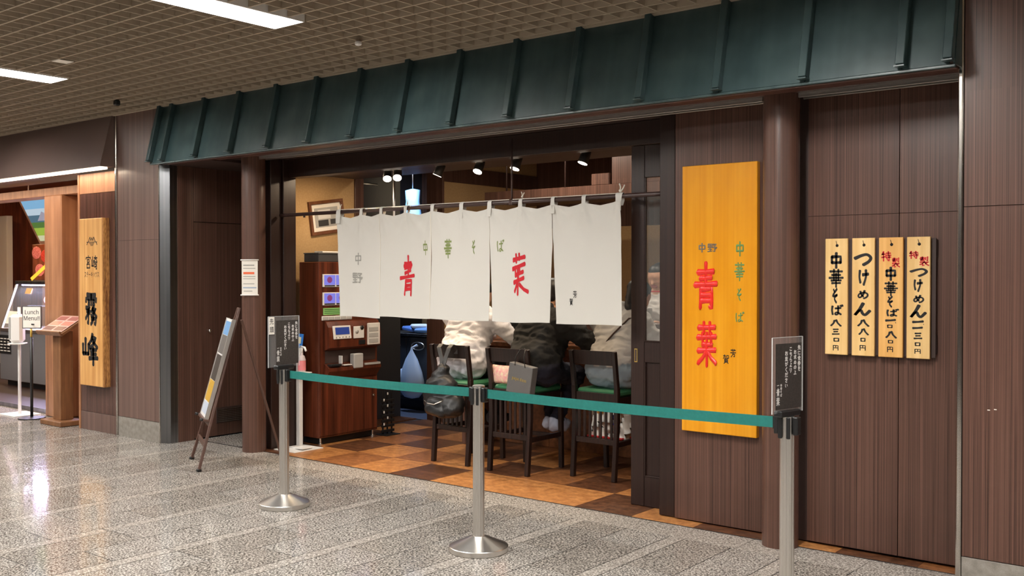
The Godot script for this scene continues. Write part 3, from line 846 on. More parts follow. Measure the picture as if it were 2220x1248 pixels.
	for sx in [[-6.002, -6.009], [-5.424, -5.446]]:
		var st := mb()
		var f := func(u: float, v: float) -> Vector3:
			var y := lerpf(2.08, 1.245, v)
			var x := lerpf(sx[0], sx[1], v) + (u - 0.5) * 0.005
			return Vector3(x, y, BAR_Z + drape(x, y, 0) + 0.0026)
		sheet(st, f, 1, 30, Vector3(0, 0, -0.002))
		wput("seam", st, M.thread, nr)
	for i in TABS.size():
		var t: float = TABS[i]
		var st := mb()
		var w := 0.036 if i > 0 and i < 10 else 0.05
		var path := [Vector2(2.03, 0.028), Vector2(2.075, 0.026), Vector2(2.11, 0.022), Vector2(2.136, 0.021), Vector2(2.150, 0.012), Vector2(2.154, 0.0), Vector2(2.150, -0.012), Vector2(2.136, -0.021), Vector2(2.10, -0.018), Vector2(2.065, 0.004)]
		var h := func(u: float, v: float) -> Vector3:
			var s := v * (path.size() - 1)
			var k := mini(int(s), path.size() - 2)
			var pp: Vector2 = path[k].lerp(path[k + 1], s - k)
			return Vector3(t + (u - 0.5) * w * (1.0 + 0.12 * sin(v * 9.0 + i)), pp.x, BAR_Z + pp.y)
		sheet(st, h, 2, 18, Vector3(0, 0, 0.0012))
		wput("hanging_loop", st, M.cloth, nr)
	for i in [0, 3, 7, 10]:
		var t: float = TABS[i]
		var st := mb(true)
		var big := 1.6 if i == 10 else 1.0
		tube(st, [Vector3(t, 2.157, BAR_Z), Vector3(t + 0.006, 2.175 + 0.01 * big, BAR_Z + 0.006), Vector3(t - 0.004, 2.18 + 0.022 * big, BAR_Z + 0.004)], 0.0032 * big, 6)
		tube(st, [Vector3(t + 0.004, 2.158, BAR_Z), Vector3(t + 0.016 * big, 2.178, BAR_Z + 0.008), Vector3(t + 0.024 * big, 2.182 + 0.014 * big, BAR_Z + 0.004)], 0.0032 * big, 6)
		ball(st, Vector3(t + 0.004, 2.166, BAR_Z + 0.004), Vector3(0.008, 0.007, 0.008) * big, 8, 6)
		wput("knotted_string", st, M.thread, nr)
	var cs := mb(true)
	tube(cs, [Vector3(-6.52, BAR_Y + 0.0195, BAR_Z + 0.008), Vector3(-5.6, BAR_Y + 0.019, BAR_Z + 0.008), Vector3(-4.54, BAR_Y + 0.0195, BAR_Z + 0.008), Vector3(-3.69, BAR_Y + 0.019, BAR_Z + 0.008)], 0.003, 6)
	wput("cord", cs, M.thread, nr)
	var inks := {"野": M.ink_grey, "青n": M.ink_red, "葉n": M.ink_red, "芳": M.ink, "賀": M.ink}
	var count := 0
	for set_ in [NOREN_A, NOREN_B]:
		for e in set_:
			var mat: Material = inks.get(e[0], M.ink_grey if count == 0 else M.ink_olive)
			var pi := 0
			for p in pans.size():
				if (e[1] + e[3]) * 0.5 > pans[p][2]: pi = p
			var st := mb()
			var at := func(pt: Vector2, h: float) -> Vector3:
				var x := lerpf(e[1], e[3], pt.x)
				var y := lerpf(e[2], e[4], pt.y)
				return Vector3(x, y, BAR_Z + drape(x, y, pi) + 0.0022 + h)
			var wd := 0.17 if mat == M.ink_red else (0.12 if mat == M.ink_grey else 0.11)
			if mat == M.ink_red: wd = 0.1 if e[0] == "青n" else 0.12
			glyph(st, e[0], at, wd, 0.0, 0.04)
			wput("printed_character", st, mat, nr)
			count += 1

	# ---- tall orange sign
	var sg := thing("orange_shop_sign", Vector3(-2.89, 0.594, -5.7), "tall orange wooden sign board with raised red characters", "sign")
	wput("board", bxm(Vector3(-3.149, 0.594, -5.724), Vector3(-2.634, 2.286, -5.685), 0.003), M.orange, sg)
	for i in SIGN_L.size():
		var e: Array = SIGN_L[i]
		var mat: Material = M.paint_grey if i < 2 else (M.paint_red if i < 4 else (M.paint_green if i < 8 else M.ink))
		var wd: float = [0.17, 0.13, 0.15, 0.15, 0.16, 0.105, 0.15, 0.12, 0.14, 0.12][i]
		letter("raised_character", e[0], Vector3(e[1], e[2], -5.6848), Vector3(e[3] - e[1], 0, 0), Vector3(0, e[4] - e[2], 0), Vector3(0, 0, 1), wd, mat, sg, 0.010 if i in [2, 3] else (0.005 if i < 8 else 0.002))

	# ---- rack with four hanging wooden menu boards
	var rk := thing("menu_rack", Vector3(-1.9, 1.13, -5.69), "dark rack with two horizontal rails behind the four menu boards", "rack")
	for y in [[1.16, 1.265], [1.69, 1.79]]:
		wput("rail", bxm(Vector3(-2.19, y[0], -5.699), Vector3(-1.585, y[1], -5.682), 0.004), M.dark, rk)
	for q in [[-2.055], [-1.9], [-1.745], [-1.6]]:
		wput("upright", bxm(Vector3(q[0] - 0.012, 1.14, -5.6815), Vector3(q[0] + 0.012, 1.795, -5.6765), 0.001), M.dark, rk)
	var spec := [[-2.197, -2.066, MENU_1, "leftmost pale wooden menu board with only black characters, no loop stroke at top"], [-2.041, -1.913, MENU_2, "second pale wooden menu board from the left, black looping characters"],
		[-1.890, -1.757, MENU_3, "darker golden menu board third from left, small red characters on top"], [-1.737, -1.613, MENU_4, "rightmost pale wooden menu board with small red characters on top"]]
	spec[0][3] = "leftmost pale wooden menu board of the four, all black characters"
	for b in spec:
		var o := thing("menu_board", Vector3((b[0] + b[1]) * 0.5, 1.134, -5.666), b[3], "menu board", "wooden menu boards on the right wall")
		wput("plank", bxm(Vector3(b[0], 1.134, -5.676), Vector3(b[1], 1.802, -5.656), 0.0025), M.tagwood_gold if b[2] == MENU_3 else M.tagwood, o)
		var hole := mb(true)
		var hc := Vector3((b[0] + b[1]) * 0.5 + 0.004, 1.762, -5.656)
		tube(hole, [hc, hc + Vector3(0, 0, 0.0008)], 0.0085, 12)
		wput("peg_hole", hole, M.ink, o)
		var ns := mb(true)
		tube(ns, [hc + Vector3(0, 0.002, 0.001), hc + Vector3(-0.006, 0.026, 0.003)], 0.0016, 5)
		wput("hook", ns, M.dark, o)
		for e in b[2]:
			var red: bool = e[0] in ["特", "製"]
			var wd := 0.15 if red else 0.21
			if e[0] in ["華", "円"]: wd = 0.13
			if e[0] in ["一", "三"]: wd = 0.2
			if e[0] in ["つ", "ん"]: wd = 0.22
			if e[0] in ["め", "ば", "そ"]: wd = 0.185
			if e[0] in ["口"]: wd = 0.2
			if e[0] == "、": wd = 0.2
			letter("painted_character", e[0], Vector3(e[1], e[2], -5.6555), Vector3(e[3] - e[1], 0, 0), Vector3(0, e[4] - e[2], 0), Vector3(0, 0, 1), wd, M.ink_red if red else M.ink, o)

	# ---- notice on the left pillar: paper on a small roller frame
	var no := thing("paper_notice", Vector3(-7.37, 1.41, -5.46), "small printed paper notice with an orange band on the left pillar", "notice")
	var ux := Vector3(0.819, 0, -0.574)   # along the sheet, facing the concourse at an angle
	var nn := Vector3(0.574, 0, 0.819)
	var c0 := Vector3(-7.44, 0, -5.572) + nn * 0.109
	var ps := mb()
	box(ps, c0 + Vector3(0, 1.565, 0), Vector3(0.145, 0.32, 0.002), 0.0, Basis(ux, Vector3.UP, nn))
	wput("sheet", ps, M.paper, no)
	for y in [1.41, 1.722]:
		var rr := mb(true)
		tube(rr, [c0 + ux * -0.082 + Vector3(0, y, 0) + nn * 0.004, c0 + ux * 0.082 + Vector3(0, y, 0) + nn * 0.004], 0.006, 8)
		wput("roller", rr, M.white, no)
	var marks := [[1.675, 0.1, 0.010, M.ink_grey], [1.648, 0.11, 0.006, M.ink_grey], [1.605, 0.1, 0.020, plain(rgb(236, 110, 70), 0.7)], [1.575, 0.11, 0.006, M.ink_grey], [1.555, 0.11, 0.005, M.ink_grey], [1.51, 0.1, 0.006, M.ink_grey], [1.475, 0.12, 0.012, plain(rgb(170, 182, 200), 0.7)], [1.445, 0.08, 0.006, M.ink_grey]]
	for mk in marks:
		var ms := mb()
		box(ms, c0 + Vector3(0, mk[0], 0) + nn * 0.0014 + ux * (mk[1] - 0.12) * 0.4, Vector3(mk[1], mk[2], 0.0006), 0.0, Basis(ux, Vector3.UP, nn))
		wput("printed_line", ms, mk[3], no)

# -------------------------------------------------------------------- inside the noodle shop
func build_interior() -> void:
	var wl := struct("wall_shop_left", "beige papered wall behind the ticket machine")
	wput("paper_face", bxm(Vector3(-7.72, 0, -6.93), Vector3(-7.6, 3.0, -5.98)), M.beige, wl)
	wput("corner_post", bxm(Vector3(-7.72, 0, -7.05), Vector3(-7.585, 3.0, -6.934), 0.003), M.walnut, wl)
	wput("dark_panel", bxm(Vector3(-8.07, 0, -7.93), Vector3(-7.97, 3.0, -7.054)), M.blackwall, wl)
	wput("return", bxm(Vector3(-8.07, 0, -7.053), Vector3(-7.722, 3.0, -6.96)), M.blackwall, wl)
	wput("floor_piece", bxm(Vector3(-7.97, -0.1, -7.93), Vector3(-7.702, 0.004, -7.054)), M.tile_dark, wl)
	var pr := mb(true)
	tube(pr, [Vector3(-7.962, 2.57, -7.2), Vector3(-7.962, 2.57, -7.6)], 0.012, 8)
	wput("wall_rail", pr, M.steel, wl)
	var wb := struct("wall_kitchen_front", "dark wall with the doorway to the back kitchen")
	wput("post", bxm(Vector3(-7.54, 0, -7.96), Vector3(-7.3, 3.0, -7.932), 0.003), M.walnut, wb)
	wput("over_door", bxm(Vector3(-7.97, 2.72, -7.96), Vector3(-7.54, 3.0, -7.932)), M.dark, wb)
	wput("side", bxm(Vector3(-9.4, 0, -7.96), Vector3(-7.972, 3.0, -7.932)), M.blackwall, wb)
	var wpn := struct("wall_partition", "beige partition wall with a dark beam in the shop")
	wput("paper_face", bxm(Vector3(-7.52, 0, -9.8), Vector3(-7.45, 3.0, -7.962)), M.beige, wpn)
	wput("dark_beam", bxm(Vector3(-7.449, 2.615, -9.8), Vector3(-7.43, 2.79, -7.962), 0.002), M.walnut, wpn)
	var bk := struct("wall_back", "back wall of the shop, dark wood above beige")
	wput("upper", bxm(Vector3(-9.4, 2.15, -9.98), Vector3(-2.6, 3.0, -9.8)), M.walnut, bk)
	wput("lower", bxm(Vector3(-9.4, 0, -9.98), Vector3(-2.6, 2.148, -9.8)), M.beige, bk)
	var rw := struct("wall_shop_right", "beige right wall inside the shop")
	wput("face", bxm(Vector3(-2.6, 0, -9.98), Vector3(-2.5, 3.0, -5.95)), M.beige, rw)
	var kw := struct("wall_kitchen_left", "dark left wall of the back kitchen")
	wput("face", bxm(Vector3(-9.5, 0, -9.98), Vector3(-9.4, 3.0, -7.94)), M.blackwall, kw)
	var sc := struct("ceiling_shop", "dark ceiling inside the noodle shop")
	wput("soffit", bxm(Vector3(-7.72, 2.56, -6.95), Vector3(-2.6, 2.62, -6.002)), M.dark, sc)
	wput("upstand", bxm(Vector3(-7.58, 2.62, -6.95), Vector3(-2.6, 3.0, -6.9)), M.dark, sc)
	wput("deck", bxm(Vector3(-9.5, 3.0, -9.98), Vector3(-2.5, 3.1, -6.0)), M.dark, sc)
	wput("lamp_rail", bxm(Vector3(-6.75, 2.551, -6.43), Vector3(-4.2, 2.56, -6.39), 0.001), M.steel_dark, sc)
	var kf := struct("floor_kitchen", "dark blue-grey kitchen floor")
	wput("sheet", bxm(Vector3(-9.4, -0.1, -9.8), Vector3(-2.6, 0, -7.932)), plain(rgb(66, 74, 92), 0.4), kf)

	# ---- counter
	var co := thing("eating_counter", Vector3(-4.8, 0.004, -7.1), "long brown wooden eating counter along the stools", "counter")
	wput("worktop", bxm(Vector3(-6.2, 0.955, -7.46), Vector3(-2.62, 1.0, -6.83), 0.006), M.counter, co)
	for i in 5:
		wput("front_panel", bxm(Vector3(-6.15 + i * 0.7, 0.006, -7.44), Vector3(-6.15 + i * 0.7 + 0.697, 0.953, -7.36), 0.002), M.counter, co)
	wput("end_panel", bxm(Vector3(-6.2, 0.006, -7.46), Vector3(-6.153, 0.953, -7.0), 0.003), M.walnut, co)
	wput("pass_shelf", bxm(Vector3(-6.15, 1.002, -7.62), Vector3(-2.62, 1.17, -7.47), 0.004), M.walnut, co)
	var hood := thing("cooker_hood_cabinet", Vector3(-5.1, 2.34, -8.3), "dark wooden overhead cabinet hanging above the open kitchen", "cabinet")
	wput("box", bxm(Vector3(-6.77, 2.34, -8.7), Vector3(-2.65, 2.45, -8.0), 0.004), M.walnut, hood)
	wput("fascia_block", bxm(Vector3(-5.42, 2.45, -8.12), Vector3(-5.22, 2.56, -8.0), 0.004), M.walnut, hood)
	wput("upper_body", bxm(Vector3(-5.2, 2.45, -8.7), Vector3(-2.65, 2.996, -8.02), 0.004), M.walnut, hood)
	for x in [-6.55, -5.8]:
		var hs := mb(true)
		tube(hs, [Vector3(x, 2.45, -8.1), Vector3(x, 2.998, -8.1)], 0.008, 8)
		wput("hanging_rod", hs, M.rod, hood)
	var ac := thing("acrylic_screen", Vector3(-4.45, 1.0, -7.44), "clear acrylic screen with red edge standing on the counter", "screen")
	wput("pane", bxm(Vector3(-4.72, 1.172, -7.55), Vector3(-4.2, 1.44, -7.546)), M.acrylic, ac)
	wput("red_edge", bxm(Vector3(-4.72, 1.44, -7.552), Vector3(-4.2, 1.452, -7.544), 0.001), plain(rgb(214, 60, 70), 0.4), ac)
	wput("grey_cabinet", bxm(Vector3(-4.70, 1.172, -7.60), Vector3(-4.5, 1.30, -7.556), 0.004), M.machine_grey, ac)

	# ---- tilted framed photograph
	var pf := thing("picture_frame", Vector3(-7.6, 2.02, -6.58), "tilted wooden frame with a black and white photograph on beige wall", "picture")
	var tb := Basis(Vector3.RIGHT, deg_to_rad(8.0))
	var ctr := Vector3(-7.59, 2.16, -6.56)
	var lb := func(dy: float, dz: float, sy: float, sz: float, dx: float, sx: float, mat: Material, nm: String, par: Node3D) -> MeshInstance3D:
		var s := mb()
		box(s, ctr + tb * Vector3(dx, dy, dz), Vector3(sx, sy, sz), 0.0015, tb)
		return wput(nm, s, mat, par)
	for e in [[0.15, 0.0, 0.03, 0.44], [-0.15, 0.0, 0.03, 0.44], [0.0, 0.205, 0.27, 0.03], [0.0, -0.205, 0.27, 0.03]]:
		lb.call(e[0], e[1], e[2], e[3], 0.004, 0.026, M.frame_wood, "frame_bar", pf)
	lb.call(0.0, 0.0, 0.268, 0.378, -0.004, 0.006, M.paper, "mount", pf)
	var ph = lb.call(0.0, 0.0, 0.19, 0.30, 0.0, 0.004, plain(rgb(170, 168, 164), 0.6), "photograph", pf)
	lb.call(-0.055, 0.05, 0.06, 0.13, 0.0025, 0.002, plain(rgb(52, 50, 50), 0.6), "dark_area", ph)
	lb.call(-0.05, -0.09, 0.05, 0.1, 0.0025, 0.002, plain(rgb(60, 58, 58), 0.6), "dark_area", ph)
	lb.call(0.03, 0.03, 0.09, 0.16, 0.0025, 0.002, plain(rgb(214, 212, 208), 0.6), "pale_area", ph)

	# ---- ticket machine, facing right along the facade
	var tm := thing("ticket_machine", Vector3(-7.3, 0.004, -6.46), "red-brown wooden meal ticket vending machine beside the entrance", "vending machine")
	var fx := -7.16
	wput("cabinet", bxm(Vector3(-7.44, 0.07, -6.83), Vector3(fx, 1.71, -6.09), 0.006), M.mahogany, tm)
	wput("plinth", bxm(Vector3(-7.42, 0.012, -6.80), Vector3(-7.2, 0.07, -6.12)), M.black, tm)
	for zz in [-6.13, -6.79]:
		var ft := mb(true)
		lathe(ft, Vector3(-7.19, 0.004, zz), [Vector2(0.0, 0), Vector2(0.022, 0), Vector2(0.022, 0.012), Vector2(0.01, 0.016), Vector2(0.01, 0.066), Vector2(0, 0.066)], 12)
		wput("levelling_foot", ft, M.steel, tm)
	wput("door_panel", bxm(Vector3(fx, 0.09, -6.82), Vector3(fx + 0.008, 0.60, -6.10), 0.003), M.mahogany, tm)
	var kb := mb(true)
	tube(kb, [Vector3(fx + 0.008, 0.416, -6.767), Vector3(fx + 0.02, 0.416, -6.767)], 0.012, 12)
	wput("lock", kb, M.chrome, tm)
	var cons := mb()
	prism(cons, [Vector2(0, 1.16), Vector2(0.03, 1.15), Vector2(0.06, 1.10), Vector2(0.072, 1.02), Vector2(0.072, 0.91), Vector2(0.0, 0.88)], Vector3(fx, 0, -6.15), Vector3.RIGHT, Vector3.UP, Vector3(0, 0, -0.66))
	wput("console", cons, M.mahogany, tm)
	var tray := mb()
	prism(tray, [Vector2(0, 0.76), Vector2(0.07, 0.72), Vector2(0.072, 0.69), Vector2(0.0, 0.6)], Vector3(fx, 0, -6.15), Vector3.RIGHT, Vector3.UP, Vector3(0, 0, -0.66))
	wput("ticket_shelf", tray, M.mahogany, tm)
	wput("recess_back", bxm(Vector3(fx, 0.762, -6.8), Vector3(fx + 0.003, 0.878, -6.16)), M.dark, tm)
	var disp := glow(rgb(142, 142, 250), 0.75, Color(0.12, 0.12, 0.16))
	disp.resource_name = "display"
	for y in [1.475, 1.305]:
		var bz := wput("button_display", bxm(Vector3(fx, y, -6.72), Vector3(fx + 0.012, y + 0.12, -6.13), 0.003), M.machine_white, tm)
		for k in 4:
			var z0 := -6.145 - k * 0.144
			wput("lit_screen", bxm(Vector3(fx + 0.0121, y + 0.02, z0 - 0.135), Vector3(fx + 0.0141, y + 0.112, z0)), disp, bz)
			var bw := mb(true)
			ball(bw, Vector3(fx + 0.0143, y + 0.068, z0 - 0.065), Vector3(0.0012, 0.03, 0.032), 12, 6)
			wput("dish_print", bw, glow(rgb(190, 90, 170), 0.4, Color(0.2, 0.06, 0.12)), bz)
			wput("price_strip", bxm(Vector3(fx + 0.0121, y + 0.006, z0 - 0.13), Vector3(fx + 0.0135, y + 0.017, z0 - 0.005)), M.black, bz)
	var gl := wput("green_label", bxm(Vector3(fx, 1.215, -6.40), Vector3(fx + 0.003, 1.28, -6.14)), plain(rgb(132, 186, 108), 0.6), tm)
	for k in 3: wput("label_line", bxm(Vector3(fx + 0.003, 1.228 + k * 0.017, -6.38), Vector3(fx + 0.0036, 1.234 + k * 0.017, -6.155)), plain(rgb(60, 110, 60), 0.6), gl)
	var kr := wput("key_row", bxm(Vector3(fx, 1.165, -6.49), Vector3(fx + 0.01, 1.205, -6.12), 0.002), M.machine_white, tm)
	for k in 5: wput("key", bxm(Vector3(fx + 0.01, 1.171, -6.195 - k * 0.073), Vector3(fx + 0.014, 1.198, -6.13 - k * 0.073), 0.001), M.machine_grey, kr)
	wput("card_sticker", bxm(Vector3(fx, 1.215, -6.80), Vector3(fx + 0.003, 1.26, -6.71)), plain(rgb(226, 122, 70), 0.6), tm)
	wput("card_sticker", bxm(Vector3(fx, 1.215, -6.70), Vector3(fx + 0.003, 1.26, -6.62)), plain(rgb(110, 110, 220), 0.6), tm)
	var cx := fx + 0.068
	var sb := mb()
	box(sb, Vector3(cx + 0.002, 1.05, -6.31), Vector3(0.012, 0.125, 0.22), 0.004, Basis(Vector3(0, 0, 1), deg_to_rad(8)))
	var scr := wput("screen_unit", sb, M.machine_white, tm)
	var sd := mb()
	box(sd, Vector3(cx + 0.009, 1.065, -6.31), Vector3(0.003, 0.066, 0.17), 0.0, Basis(Vector3(0, 0, 1), deg_to_rad(8)))
	var blue := glow(rgb(40, 84, 190), 0.35, Color(0.1, 0.12, 0.2))
	blue.resource_name = "display_blue"
	wput("lit_display", sd, blue, scr)
	for k in 5:
		var bs := mb(true)
		tube(bs, [Vector3(cx + 0.010, 1.007, -6.23 - k * 0.04), Vector3(cx + 0.016, 1.007, -6.23 - k * 0.04)], 0.009, 8)
		wput("button", bs, M.machine_grey, scr)
	wput("coin_unit", bxm(Vector3(cx, 0.985, -6.58), Vector3(cx + 0.016, 1.10, -6.45), 0.004), M.machine_white, tm)
	var cl := mb(true)
	tube(cl, [Vector3(cx + 0.016, 1.085, -6.55), Vector3(cx + 0.02, 1.085, -6.55)], 0.022, 14)
	wput("coin_slot", cl, M.black, tm)
	var cb := mb(true)
	tube(cb, [Vector3(cx + 0.016, 1.05, -6.485), Vector3(cx + 0.019, 1.05, -6.485)], 0.02, 14)
	wput("return_lever", cb, M.machine_grey, tm)
	wput("coin_window", bxm(Vector3(cx, 0.925, -6.60), Vector3(cx + 0.01, 0.968, -6.52), 0.002), M.black, tm)
	var bu := wput("bill_unit", bxm(Vector3(cx, 0.915, -6.785), Vector3(cx + 0.022, 1.125, -6.625), 0.006), M.machine_white, tm)
	for k in 3: wput("bill_slot", bxm(Vector3(cx + 0.022, 0.935 + k * 0.055, -6.755), Vector3(cx + 0.026, 0.975 + k * 0.055, -6.635), 0.002), M.machine_grey, bu)
	wput("ticket_tray", bxm(Vector3(fx + 0.02, 0.735, -6.30), Vector3(fx + 0.078, 0.755, -6.17), 0.003), M.black, tm)
	wput("tray_wing", bxm(Vector3(fx + 0.03, 0.755, -6.312), Vector3(fx + 0.078, 0.83, -6.302), 0.002), M.machine_white, tm)
	wput("coin_cup", bxm(Vector3(fx + 0.02, 0.70, -6.57), Vector3(fx + 0.085, 0.84, -6.45), 0.008), M.machine_grey, tm)
	wput("shelf_plate", bxm(Vector3(fx + 0.055, 0.722, -6.80), Vector3(fx + 0.078, 0.742, -6.60), 0.002), M.machine_grey, tm)
	wput("shelf_card", bxm(Vector3(fx + 0.03, 0.736, -6.43), Vector3(fx + 0.077, 0.744, -6.33), 0.001), M.white, tm)
	var bx := thing("storage_box", Vector3(-7.33, 1.71, -6.3), "dark grey box lying on top of the ticket machine", "box")
	wput("body", bxm(Vector3(-7.43, 1.711, -6.60), Vector3(-7.22, 1.785, -6.14), 0.004), plain(rgb(64, 62, 62), 0.6), bx)
	wput("lid_rim", bxm(Vector3(-7.435, 1.785, -6.605), Vector3(-7.215, 1.797, -6.135), 0.003), plain(rgb(84, 82, 80), 0.6), bx)
	var pa := thing("folded_paper", Vector3(-7.3, 1.797, -6.4), "folded white paper lying on the dark grey box", "paper")
	wput("sheet", bxm(Vector3(-7.35, 1.7975, -6.50), Vector3(-7.235, 1.812, -6.2), 0.002), M.paper, pa)

	# ---- hand sanitiser stand by the ticket machine
	var ss := thing("sanitiser_stand", Vector3(-7.18, 0.004, -5.86), "white sanitiser stand with a pink bottle and blue card by ticket machine", "sanitiser stand")
	wput("base_plate", bxm(Vector3(-7.328, 0.004, -6.03), Vector3(-7.03, 0.012, -5.70), 0.002), M.metal_white, ss)
	wput("foot_pedal", bxm(Vector3(-7.16, 0.02, -5.92), Vector3(-7.05, 0.034, -5.80), 0.004), M.metal_white, ss)
	wput("pedal_arm", bxm(Vector3(-7.29, 0.012, -5.88), Vector3(-7.15, 0.02, -5.84), 0.002), M.metal_white, ss)
	wput("post", bxm(Vector3(-7.325, 0.012, -5.995), Vector3(-7.275, 0.94, -5.955), 0.003), M.metal_white, ss)
	wput("bottle_shelf", bxm(Vector3(-7.33, 0.69, -6.0), Vector3(-7.15, 0.698, -5.88), 0.002), M.metal_white, ss)
	var bt := mb(true)
	lathe(bt, Vector3(-7.235, 0.698, -5.95), [Vector2(0, 0), Vector2(0.034, 0.002), Vector2(0.036, 0.02), Vector2(0.036, 0.11), Vector2(0.026, 0.145), Vector2(0.013, 0.155), Vector2(0.013, 0.175), Vector2(0, 0.175)], 20)
	var btl := wput("bottle", bt, pane(Color(0.95, 0.9, 0.9), 0.55, 0.3), ss)
	var lb2 := mb(true)
	lathe(lb2, Vector3(-7.235, 0.698, -5.95), [Vector2(0.0368, 0.015), Vector2(0.0368, 0.105)], 20)
	wput("pink_label", lb2, plain(rgb(226, 132, 136), 0.5), btl)
	var pm := mb(true)
	tube(pm, [Vector3(-7.235, 0.873, -5.95), Vector3(-7.235, 0.93, -5.95)], 0.012, 10)
	tube(pm, [Vector3(-7.25, 0.93, -5.95), Vector3(-7.17, 0.925, -5.93), Vector3(-7.145, 0.895, -5.925)], 0.01, 8)
	wput("pump_head", pm, M.white, btl)
	var bc := mb()
	box(bc, Vector3(-7.285, 0.985, -5.94), Vector3(0.11, 0.13, 0.004), 0.001, Basis(Vector3.UP, 0.5) * Basis(Vector3(0, 0, 1), -0.12))
	var card := wput("blue_card", bc, plain(rgb(44, 122, 206), 0.4), ss)
	var bc2 := mb()
	box(bc2, Vector3(-7.284, 0.99, -5.937), Vector3(0.075, 0.06, 0.004), 0.001, Basis(Vector3.UP, 0.5) * Basis(Vector3(0, 0, 1), -0.12))
	wput("printed_hand", bc2, plain(rgb(226, 218, 180), 0.5), card)
	var lt := thing("plastic_lattice", Vector3(-7.14, 0.004, -6.98), "black plastic lattice standing on the floor behind the ticket machine", "lattice")
	for k in 7: wput("slat", bxm(Vector3(-7.15, 0.03 + k * 0.05, -7.04), Vector3(-7.135, 0.055 + k * 0.05, -6.87), 0.002), M.black, lt)
	for z in [-7.02, -6.96, -6.9]: wput("upright", bxm(Vector3(-7.162, 0.012, z - 0.008), Vector3(-7.1505, 0.52, z + 0.008), 0.002), M.black, lt)
	wput("foot", bxm(Vector3(-7.22, 0.004, -7.05), Vector3(-7.06, 0.012, -6.86), 0.002), M.black, lt)
	for k in 6: wput("white_clip", bxm(Vector3(-7.135, 0.1 + k * 0.06, -6.9 - (k % 2) * 0.05), Vector3(-7.128, 0.125 + k * 0.06, -6.885 - (k % 2) * 0.05), 0.002), M.white, lt)

	# ---- back kitchen seen through the doorway
	var kc := thing("kitchen_cabinet", Vector3(-8.2, 0, -8.75), "black kitchen drawer unit with round handles in the back kitchen", "cabinet")
	wput("carcass", bxm(Vector3(-8.75, 0.12, -9.1), Vector3(-7.56, 0.87, -8.42), 0.003), plain(rgb(44, 48, 56), 0.4), kc)
	wput("plinth", bxm(Vector3(-8.72, 0.0, -9.05), Vector3(-7.6, 0.12, -8.5)), M.black, kc)
	wput("worktop", bxm(Vector3(-8.78, 0.87, -9.12), Vector3(-7.55, 0.9, -8.38), 0.003), M.steel_dark, kc)
	for i in 3:
		var dx := -8.7 + i * 0.39
		var df := wput("drawer_front", bxm(Vector3(dx, 0.16, -8.42), Vector3(dx + 0.38, 0.85, -8.40), 0.003), plain(rgb(52, 57, 66), 0.35), kc)
		var rg := mb(true)
		var ring := []
		for k in 25: ring.append(Vector3(dx + 0.19 + 0.1 * cos(TAU * k / 24), 0.755 + 0.045 * sin(TAU * k / 24), -8.392))
		tube(rg, ring, 0.006, 6, false)
		wput("round_handle", rg, M.steel, df)
	var pbm := plain(rgb(190, 212, 240), 0.3)
	pbm.backlight_enabled = true
	pbm.backlight = Color(0.4, 0.45, 0.5)
	var pb := thing("plastic_bag", Vector3(-8.13, 0.15, -8.33), "pale blue plastic bag hanging from a kitchen drawer handle", "bag")
	var ps := mb(true)
	var prof := [Vector2(0.01, 0.6), Vector2(0.02, 0.56), Vector2(0.09, 0.46), Vector2(0.155, 0.32), Vector2(0.19, 0.2), Vector2(0.18, 0.09), Vector2(0.11, 0.02), Vector2(0.0, 0.0)]
	lathe(ps, Vector3(-8.13, 0.15, -8.3), prof, 22, true, 0.45)
	wput("pouch", ps, pbm, pb)
	var ps2 := mb(true)
	lathe(ps2, Vector3(-8.26, 0.30, -8.28), [Vector2(0.0, 0.2), Vector2(0.04, 0.18), Vector2(0.075, 0.1), Vector2(0.07, 0.03), Vector2(0.0, 0.0)], 16, true, 0.6)
	wput("side_pouch", ps2, pbm, pb)
	var kn := mb(true)
	tube(kn, [Vector3(-8.13, 0.74, -8.305), Vector3(-8.12, 0.765, -8.375), Vector3(-8.115, 0.755, -8.385)], [0.012, 0.016, 0.01], 8)
	wput("knot", kn, pbm, pb)
	var tw := thing("folded_towels", Vector3(-8.1, 0.9, -8.6), "heap of blue and white cloths on the kitchen drawer top", "cloths")
	for k in 5:
		var ts := mb()
		box(ts, Vector3(-8.35 + k * 0.13, 0.945 + (k % 2) * 0.035, -8.56 + (k % 3) * 0.03), Vector3(0.2, 0.045, 0.22), 0.015, Basis(Vector3.UP, k * 0.9) * Basis(Vector3(0, 0, 1), 0.12 * (k % 3 - 1)))
		wput("cloth", ts, plain([rgb(70, 110, 180), rgb(200, 212, 226), rgb(96, 140, 196), rgb(224, 228, 232), rgb(50, 70, 120)][k], 0.8), tw)
	var hb := thing("hanging_plastic_sack", Vector3(-8.42, 2.1, -8.62), "light blue plastic sack hanging high in the back kitchen", "sack")
	var hsx := mb(true)
	lathe(hsx, Vector3(-8.42, 2.1, -8.62), [Vector2(0.0, 0.0), Vector2(0.12, 0.02), Vector2(0.15, 0.12), Vector2(0.12, 0.25), Vector2(0.10, 0.36), Vector2(0.11, 0.5), Vector2(0.0, 0.52)], 18, true, 0.6)
	wput("sack", hsx, plain(rgb(120, 164, 208), 0.35), hb)
	var hp := thing("hanging_pole", Vector3(-6.62, 1.6, -6.53), "thin grey steel pole hanging behind the curtain by the spotlights", "pole")
	var hps := mb(true)
	tube(hps, [Vector3(-6.62, 1.6, -6.53), Vector3(-6.62, 2.56, -6.53)], 0.01, 8)
	wput("tube", hps, M.steel, hp)
	wput("ceiling_plate", bxm(Vector3(-6.65, 2.553, -6.56), Vector3(-6.59, 2.5595, -6.50), 0.001), M.steel, hp)
	var hk := mb(true)
	tube(hk, [Vector3(-8.42, 2.6, -8.62), Vector3(-8.42, 2.998, -8.62)], 0.006, 6)
